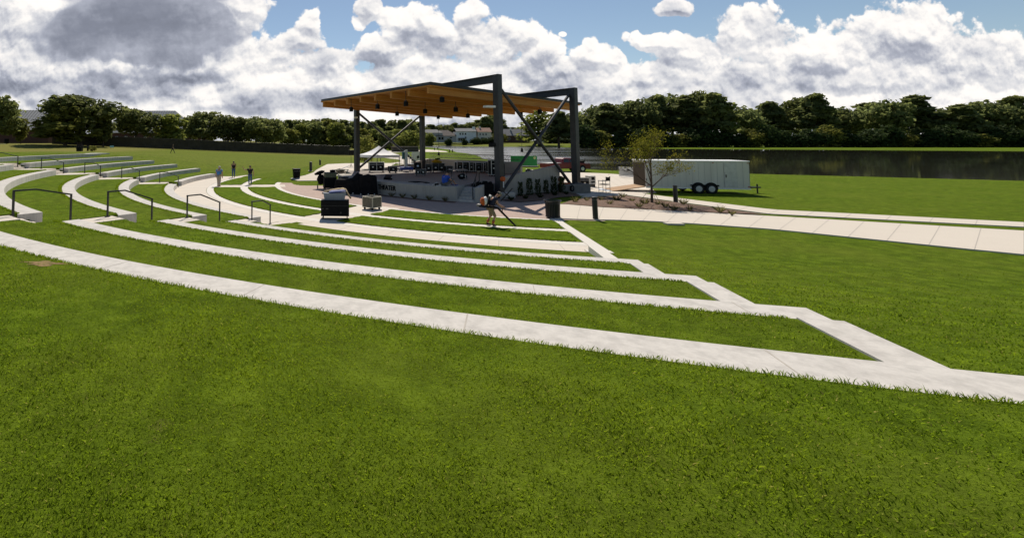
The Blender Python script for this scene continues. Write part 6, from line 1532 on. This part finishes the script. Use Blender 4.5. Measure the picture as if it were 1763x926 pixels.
# ------------------------------------------------------------------ daylight: sun ahead of the camera, high
SUN = Vector((.75, 6.9, 8.1)).normalized(); el = math.asin(SUN.z); az = math.atan2(SUN.x, SUN.y)
sd = bpy.data.lights.new('sun', 'SUN'); so_ = bpy.data.objects.new('sun', sd); COL.objects.link(so_)
sd.energy = 3.5; sd.angle = R(.5); sd.color = (1.0, .975, .935); so_.rotation_euler = (-SUN).to_track_quat('-Z', 'Y').to_euler(); so_.location = (0, 0, 60)
wd = bpy.data.worlds.new('World'); sc.world = wd; wd.use_nodes = True; nt = wd.node_tree; L = nt.links.new
bg = nt.nodes['Background']; outw = nt.nodes['World Output']
sky = nd(nt, 'ShaderNodeTexSky'); sky.sky_type = 'NISHITA'; sky.sun_disc = False; sky.sun_elevation = el; sky.sun_rotation = az; sky.air_density = 1.0; sky.dust_density = .15; sky.ozone_density = 3.5; sky.altitude = 0
bg.inputs['Strength'].default_value = SKY_STR; L(sky.outputs[0], bg.inputs['Color'])
def M2(op, a, b=None, c=None, clamp=False):
    n = nd(nt, 'ShaderNodeMath', operation=op, use_clamp=clamp)
    for k, v in enumerate((a, b, c)):
        if v is None: continue
        if isinstance(v, (int, float)): n.inputs[k].default_value = v
        else: L(v, n.inputs[k])
    return n.outputs[0]
def VM(op, a, b=None, s=None):
    n = nd(nt, 'ShaderNodeVectorMath', operation=op)
    for k, v in enumerate((a, b)):
        if v is None: continue
        if isinstance(v, (tuple, list)): n.inputs[k].default_value = v
        else: L(v, n.inputs[k])
    if s is not None: n.inputs['Scale'].default_value = s
    return n
tc = nd(nt, 'ShaderNodeTexCoord'); sp = nd(nt, 'ShaderNodeSeparateXYZ'); L(tc.outputs['Generated'], sp.inputs[0])
# sky position: sideways and upward tangents of the direction (clouds on a distant wall of air all round)
den = M2('MAXIMUM', M2('ABSOLUTE', sp.outputs[1]), .12); cb = nd(nt, 'ShaderNodeCombineXYZ')
L(M2('DIVIDE', sp.outputs[0], den), cb.inputs[0]); L(M2('DIVIDE', M2('MAXIMUM', sp.outputs[2], 0.0), den), cb.inputs[1]); L(M2('MULTIPLY', M2('LESS_THAN', sp.outputs[1], 0.0), 3.7), cb.inputs[2])
P0 = cb.outputs[0]
def duv(px, py):
    v = atY(px, py, 1.0); return (v.x, v.z - EYE)
def smooth(x, a, b):
    n = nd(nt, 'ShaderNodeMapRange', interpolation_type='SMOOTHSTEP'); n.inputs['From Min'].default_value = a; n.inputs['From Max'].default_value = b; L(x, n.inputs['Value']); return n.outputs[0]
def warp(P, amt, scale, detail=4):
    w = noise(nt, P, scale, detail, .55, out='Color')
    return VM('ADD', P, VM('SCALE', VM('SUBTRACT', w, (.5, .5, .5)).outputs[0], s=amt).outputs[0]).outputs[0]
def ellipses(P, lst, k=.22):
    acc = None
    for px, py, rw, rh, wt in lst:
        u, v = duv(px, py); d = VM('SUBTRACT', P, (u, v, 0)); d = VM('MULTIPLY', d.outputs[0], (F / rw, F / rh, 1.0)); ln = VM('LENGTH', d.outputs[0]).outputs['Value']
        q = M2('MULTIPLY', M2('SUBTRACT', 1.0, ln), wt); acc = q if acc is None else M2('SMOOTH_MAX', acc, q, k)
    return M2('MAXIMUM', acc, -1.0)
# cumulus masses: (photo x, photo y, half width, half height, weight)
BLOBS = [(532, 40, 30, 34, 1.0), (520, 75, 50, 36, 1.0), (480, 100, 44, 26, 1.0), (570, 118, 80, 38, 1.2), (628, 8, 26, 34, .9), (615, 40, 16, 24, .8), (684, 50, 46, 52, 1.2), (716, 26, 40, 46, 1.1), (660, 88, 70, 44, 1.1), (745, 60, 62, 56, 1.2), (815, 24, 40, 36, 1.1), (840, 78, 72, 56, 1.1), (905, 68, 36, 36, 1.2), (935, 96, 44, 40, 1.2), (975, 124, 44, 24, 1.0),
         (1020, 104, 40, 28, 1.2), (1056, 112, 34, 24, 1.1), (1110, 76, 42, 22, 1.2), (1150, 76, 50, 28, 1.2), (1185, 96, 80, 40, 1.2), (1165, 6, 40, 20, 1.3), (967, 60, 10, 6, .8), (1110, 146, 190, 44, 1.2), (800, 150, 340, 60, 1.2), (330, 162, 330, 66, 1.4), (40, 130, 160, 110, 1.3),
         (600, 215, 2600, 118, 2.2), (300, 120, 330, 60, 1.3), (225, 34, 205, 76, 1.7), (385, 50, 44, 56, 1.2), (420, 14, 50, 34, 1.0), (10, 20, 110, 90, 1.2), (1290, 60, 90, 60, 1.2), (1430, 92, 110, 60, 1.2), (1560, 60, 130, 70, 1.2), (1700, 110, 130, 80, 1.2), (1500, 140, 420, 60, 1.2)]
def density(P):
    acc = M2('ADD', ellipses(warp(P, .085, 6.0, 3), BLOBS), .20)
    n1 = noise(nt, P, 11.0, 8, .58)
    vo = nd(nt, 'ShaderNodeTexVoronoi', feature='SMOOTH_F1'); vo.inputs['Scale'].default_value = 22; vo.inputs['Smoothness'].default_value = .6; vo.inputs['Detail'].default_value = 3.0; vo.inputs['Roughness'].default_value = .5; L(warp(P, .03, 20.0, 2), vo.inputs['Vector'])
    d = M2('ADD', acc, M2('MULTIPLY', M2('SUBTRACT', n1, .5), 1.25)); return M2('SUBTRACT', d, M2('MULTIPLY', M2('SUBTRACT', vo.outputs['Distance'], .42), .55))
d0 = density(P0); d1 = density(VM('ADD', P0, (.003, .013, 0)).outputs[0])
cover = smooth(M2('ADD', d0, M2('MULTIPLY', M2('SUBTRACT', noise(nt, P0, 60.0, 5, .65), .5), .32)), -.02, .17)
def billow(P, sc_, k):
    q = warp(P, .5 / sc_, sc_ * 1.2, 3); vo = nd(nt, 'ShaderNodeTexVoronoi', feature='SMOOTH_F1'); vo.inputs['Scale'].default_value = sc_; vo.inputs['Smoothness'].default_value = .5; vo.inputs['Detail'].default_value = k; vo.inputs['Roughness'].default_value = .45; L(q, vo.inputs['Vector']); return vo.outputs['Distance']
big = M2('SUBTRACT', billow(VM('ADD', P0, (.012, .036, 0)).outputs[0], 9.0, 1.5), billow(P0, 9.0, 1.5))
fine = M2('SUBTRACT', noise(nt, P0, 38.0, 6, .6), noise(nt, VM('ADD', P0, (.002, .006, 0)).outputs[0], 38.0, 6, .6))
lit = M2('ADD', M2('MULTIPLY', smooth(M2('SUBTRACT', d0, d1), -.27, .30), .50), M2('MULTIPLY', smooth(big, -.24, .24), .34)); lit = M2('ADD', lit, M2('MULTIPLY', smooth(fine, -.15, .15), .16))
depth = smooth(d0, .1, 1.1)
mpv = nd(nt, 'ShaderNodeMapping'); mpv.inputs['Scale'].default_value = (.6, 2.4, 1); L(P0, mpv.inputs['Vector']); band = noise(nt, mpv.outputs[0], 5.0, 7, .6)
# undersides in shade: a broad dark deck on the left, flatter grey bases low down
Pd = warp(P0, .07, 6.0, 5)
Pe = warp(warp(P0, .19, 4.4, 3), .08, 13.0, 5)
D1 = smooth(ellipses(Pe, [(235, 70, 175, 42, 1.6), (140, 56, 110, 54, 1.3), (335, 66, 105, 52, 1.6), (250, 8, 165, 56, 1.3)])  , -.12, .5)
D1 = M2('MULTIPLY', D1, M2('ADD', .62, M2('MULTIPLY', smooth(noise(nt, P0, 6.0, 6, .6), .34, .62), .38)))
D2 = smooth(ellipses(Pd, [(190, 150, 190, 34, 1.3), (40, 140, 90, 34, 1.2), (330, 134, 70, 12, .9), (520, 172, 160, 24, 1.2), (440, 186, 120, 14, 1.0)]), -.1, .7)
D3 = smooth(ellipses(Pd, [(650, 120, 60, 30, 1.0), (880, 118, 60, 26, .9), (1010, 150, 160, 34, 1.2), (1160, 128, 70, 34, 1.1), (730, 130, 90, 26, 1.0), (560, 112, 34, 30, .8), (690, 62, 26, 30, .7), (1165, 14, 40, 12, .6), (1400, 130, 300, 36, 1.1)]), -.1, .8)
lit = M2('ADD', M2('MULTIPLY', lit, M2('SUBTRACT', 1.0, M2('MULTIPLY', D1, .62))), M2('MULTIPLY', D1, .31))
shade = M2('ADD', M2('MULTIPLY', lit, .62), .47); shade = M2('SUBTRACT', shade, M2('MULTIPLY', depth, .10)); shade = M2('ADD', shade, M2('MULTIPLY', M2('SUBTRACT', band, .5), .42))
shade = M2('SUBTRACT', shade, M2('MULTIPLY', D1, M2('ADD', .40, M2('MULTIPLY', lit, .20))))
shade = M2('SUBTRACT', shade, M2('MULTIPLY', D2, .31)); shade = M2('SUBTRACT', shade, M2('MULTIPLY', D3, .17), None, True)
ccol = ramp(nt, shade, [(0.0, (.145, .17, .235)), (.22, (.215, .25, .345)), (.45, (.38, .43, .56)), (.66, (.64, .69, .80)), (.86, (.90, .93, 1.0)), (1.0, (.985, 1.0, 1.06))])
cbg = nd(nt, 'ShaderNodeBackground'); cbg.inputs['Strength'].default_value = CLOUD_STR; L(ccol, cbg.inputs['Color'])
mx = nd(nt, 'ShaderNodeMixShader'); L(M2('MULTIPLY', M2('MAXIMUM', cover, smooth(D1, .12, .45)), smooth(sp.outputs[2], -.02, .004)), mx.inputs[0]); L(bg.outputs[0], mx.inputs[1]); L(cbg.outputs[0], mx.inputs[2]); L(mx.outputs[0], outw.inputs['Surface'])
wd.cycles.sampling_method = 'MANUAL'; wd.cycles.sample_map_resolution = 512
sc.cycles.max_bounces = 6; sc.cycles.diffuse_bounces = 3; sc.cycles.glossy_bounces = 3; sc.cycles.transmission_bounces = 3; sc.cycles.transparent_max_bounces = 4
sc.view_settings.exposure = EXPO

sc.view_settings.use_white_balance = True; sc.view_settings.white_balance_temperature = 7300; sc.view_settings.white_balance_tint = 10

# ------------------------------------------------------------------ tidy: one piece per part, single-piece things are one mesh
def islands(me):
    p = list(range(len(me.vertices)))
    def f(a):
        while p[a] != a: p[a] = p[p[a]]; a = p[a]
        return a
    for e in me.edges:
        a, b = f(e.vertices[0]), f(e.vertices[1])
        if a != b: p[a] = b
    g = {}
    for k in range(len(p)): g.setdefault(f(k), []).append(k)
    return list(g.values())
for o in list(bpy.data.objects):
    if o.type != 'MESH' or o.name.split('.')[0] not in ('caster', 'base_plate', 'wheel_arch', 'latch', 'door_hinge'): continue
    me = o.data; isl = islands(me)
    if len(isl) < 2: continue
    own = {v: k for k, i in enumerate(isl) for v in i}; base = o.name.split('.')[0]
    for k, i in enumerate(isl):
        idx = {v: n for n, v in enumerate(i)}
        m2 = bpy.data.meshes.new(base); m2.from_pydata([me.vertices[v].co[:] for v in i], [], [[idx[v] for v in q.vertices] for q in me.polygons if own[q.vertices[0]] == k]); m2.materials.append(me.materials[0])
        c = bpy.data.objects.new(base, m2); COL.objects.link(c); c.parent = o.parent; c.location = o.location; c.rotation_euler = o.rotation_euler
    bpy.data.objects.remove(o)
kids = {}
for o in bpy.data.objects:
    if o.parent: kids.setdefault(o.parent.name, []).append(o)
for o in [q for q in bpy.data.objects if q.type == 'EMPTY' and q.get('category')]:
    k = kids.get(o.name, [])
    if len(k) == 1 and not kids.get(k[0].name):
        c = k[0]; M_ = Matrix.LocRotScale(o.location, o.rotation_euler, o.scale) @ c.matrix_local; nm = o.name
        for a in ('label', 'category', 'group'):
            if a in o: c[a] = o[a]
        c.parent = None; c.matrix_world = M_; bpy.data.objects.remove(o); c.name = nm
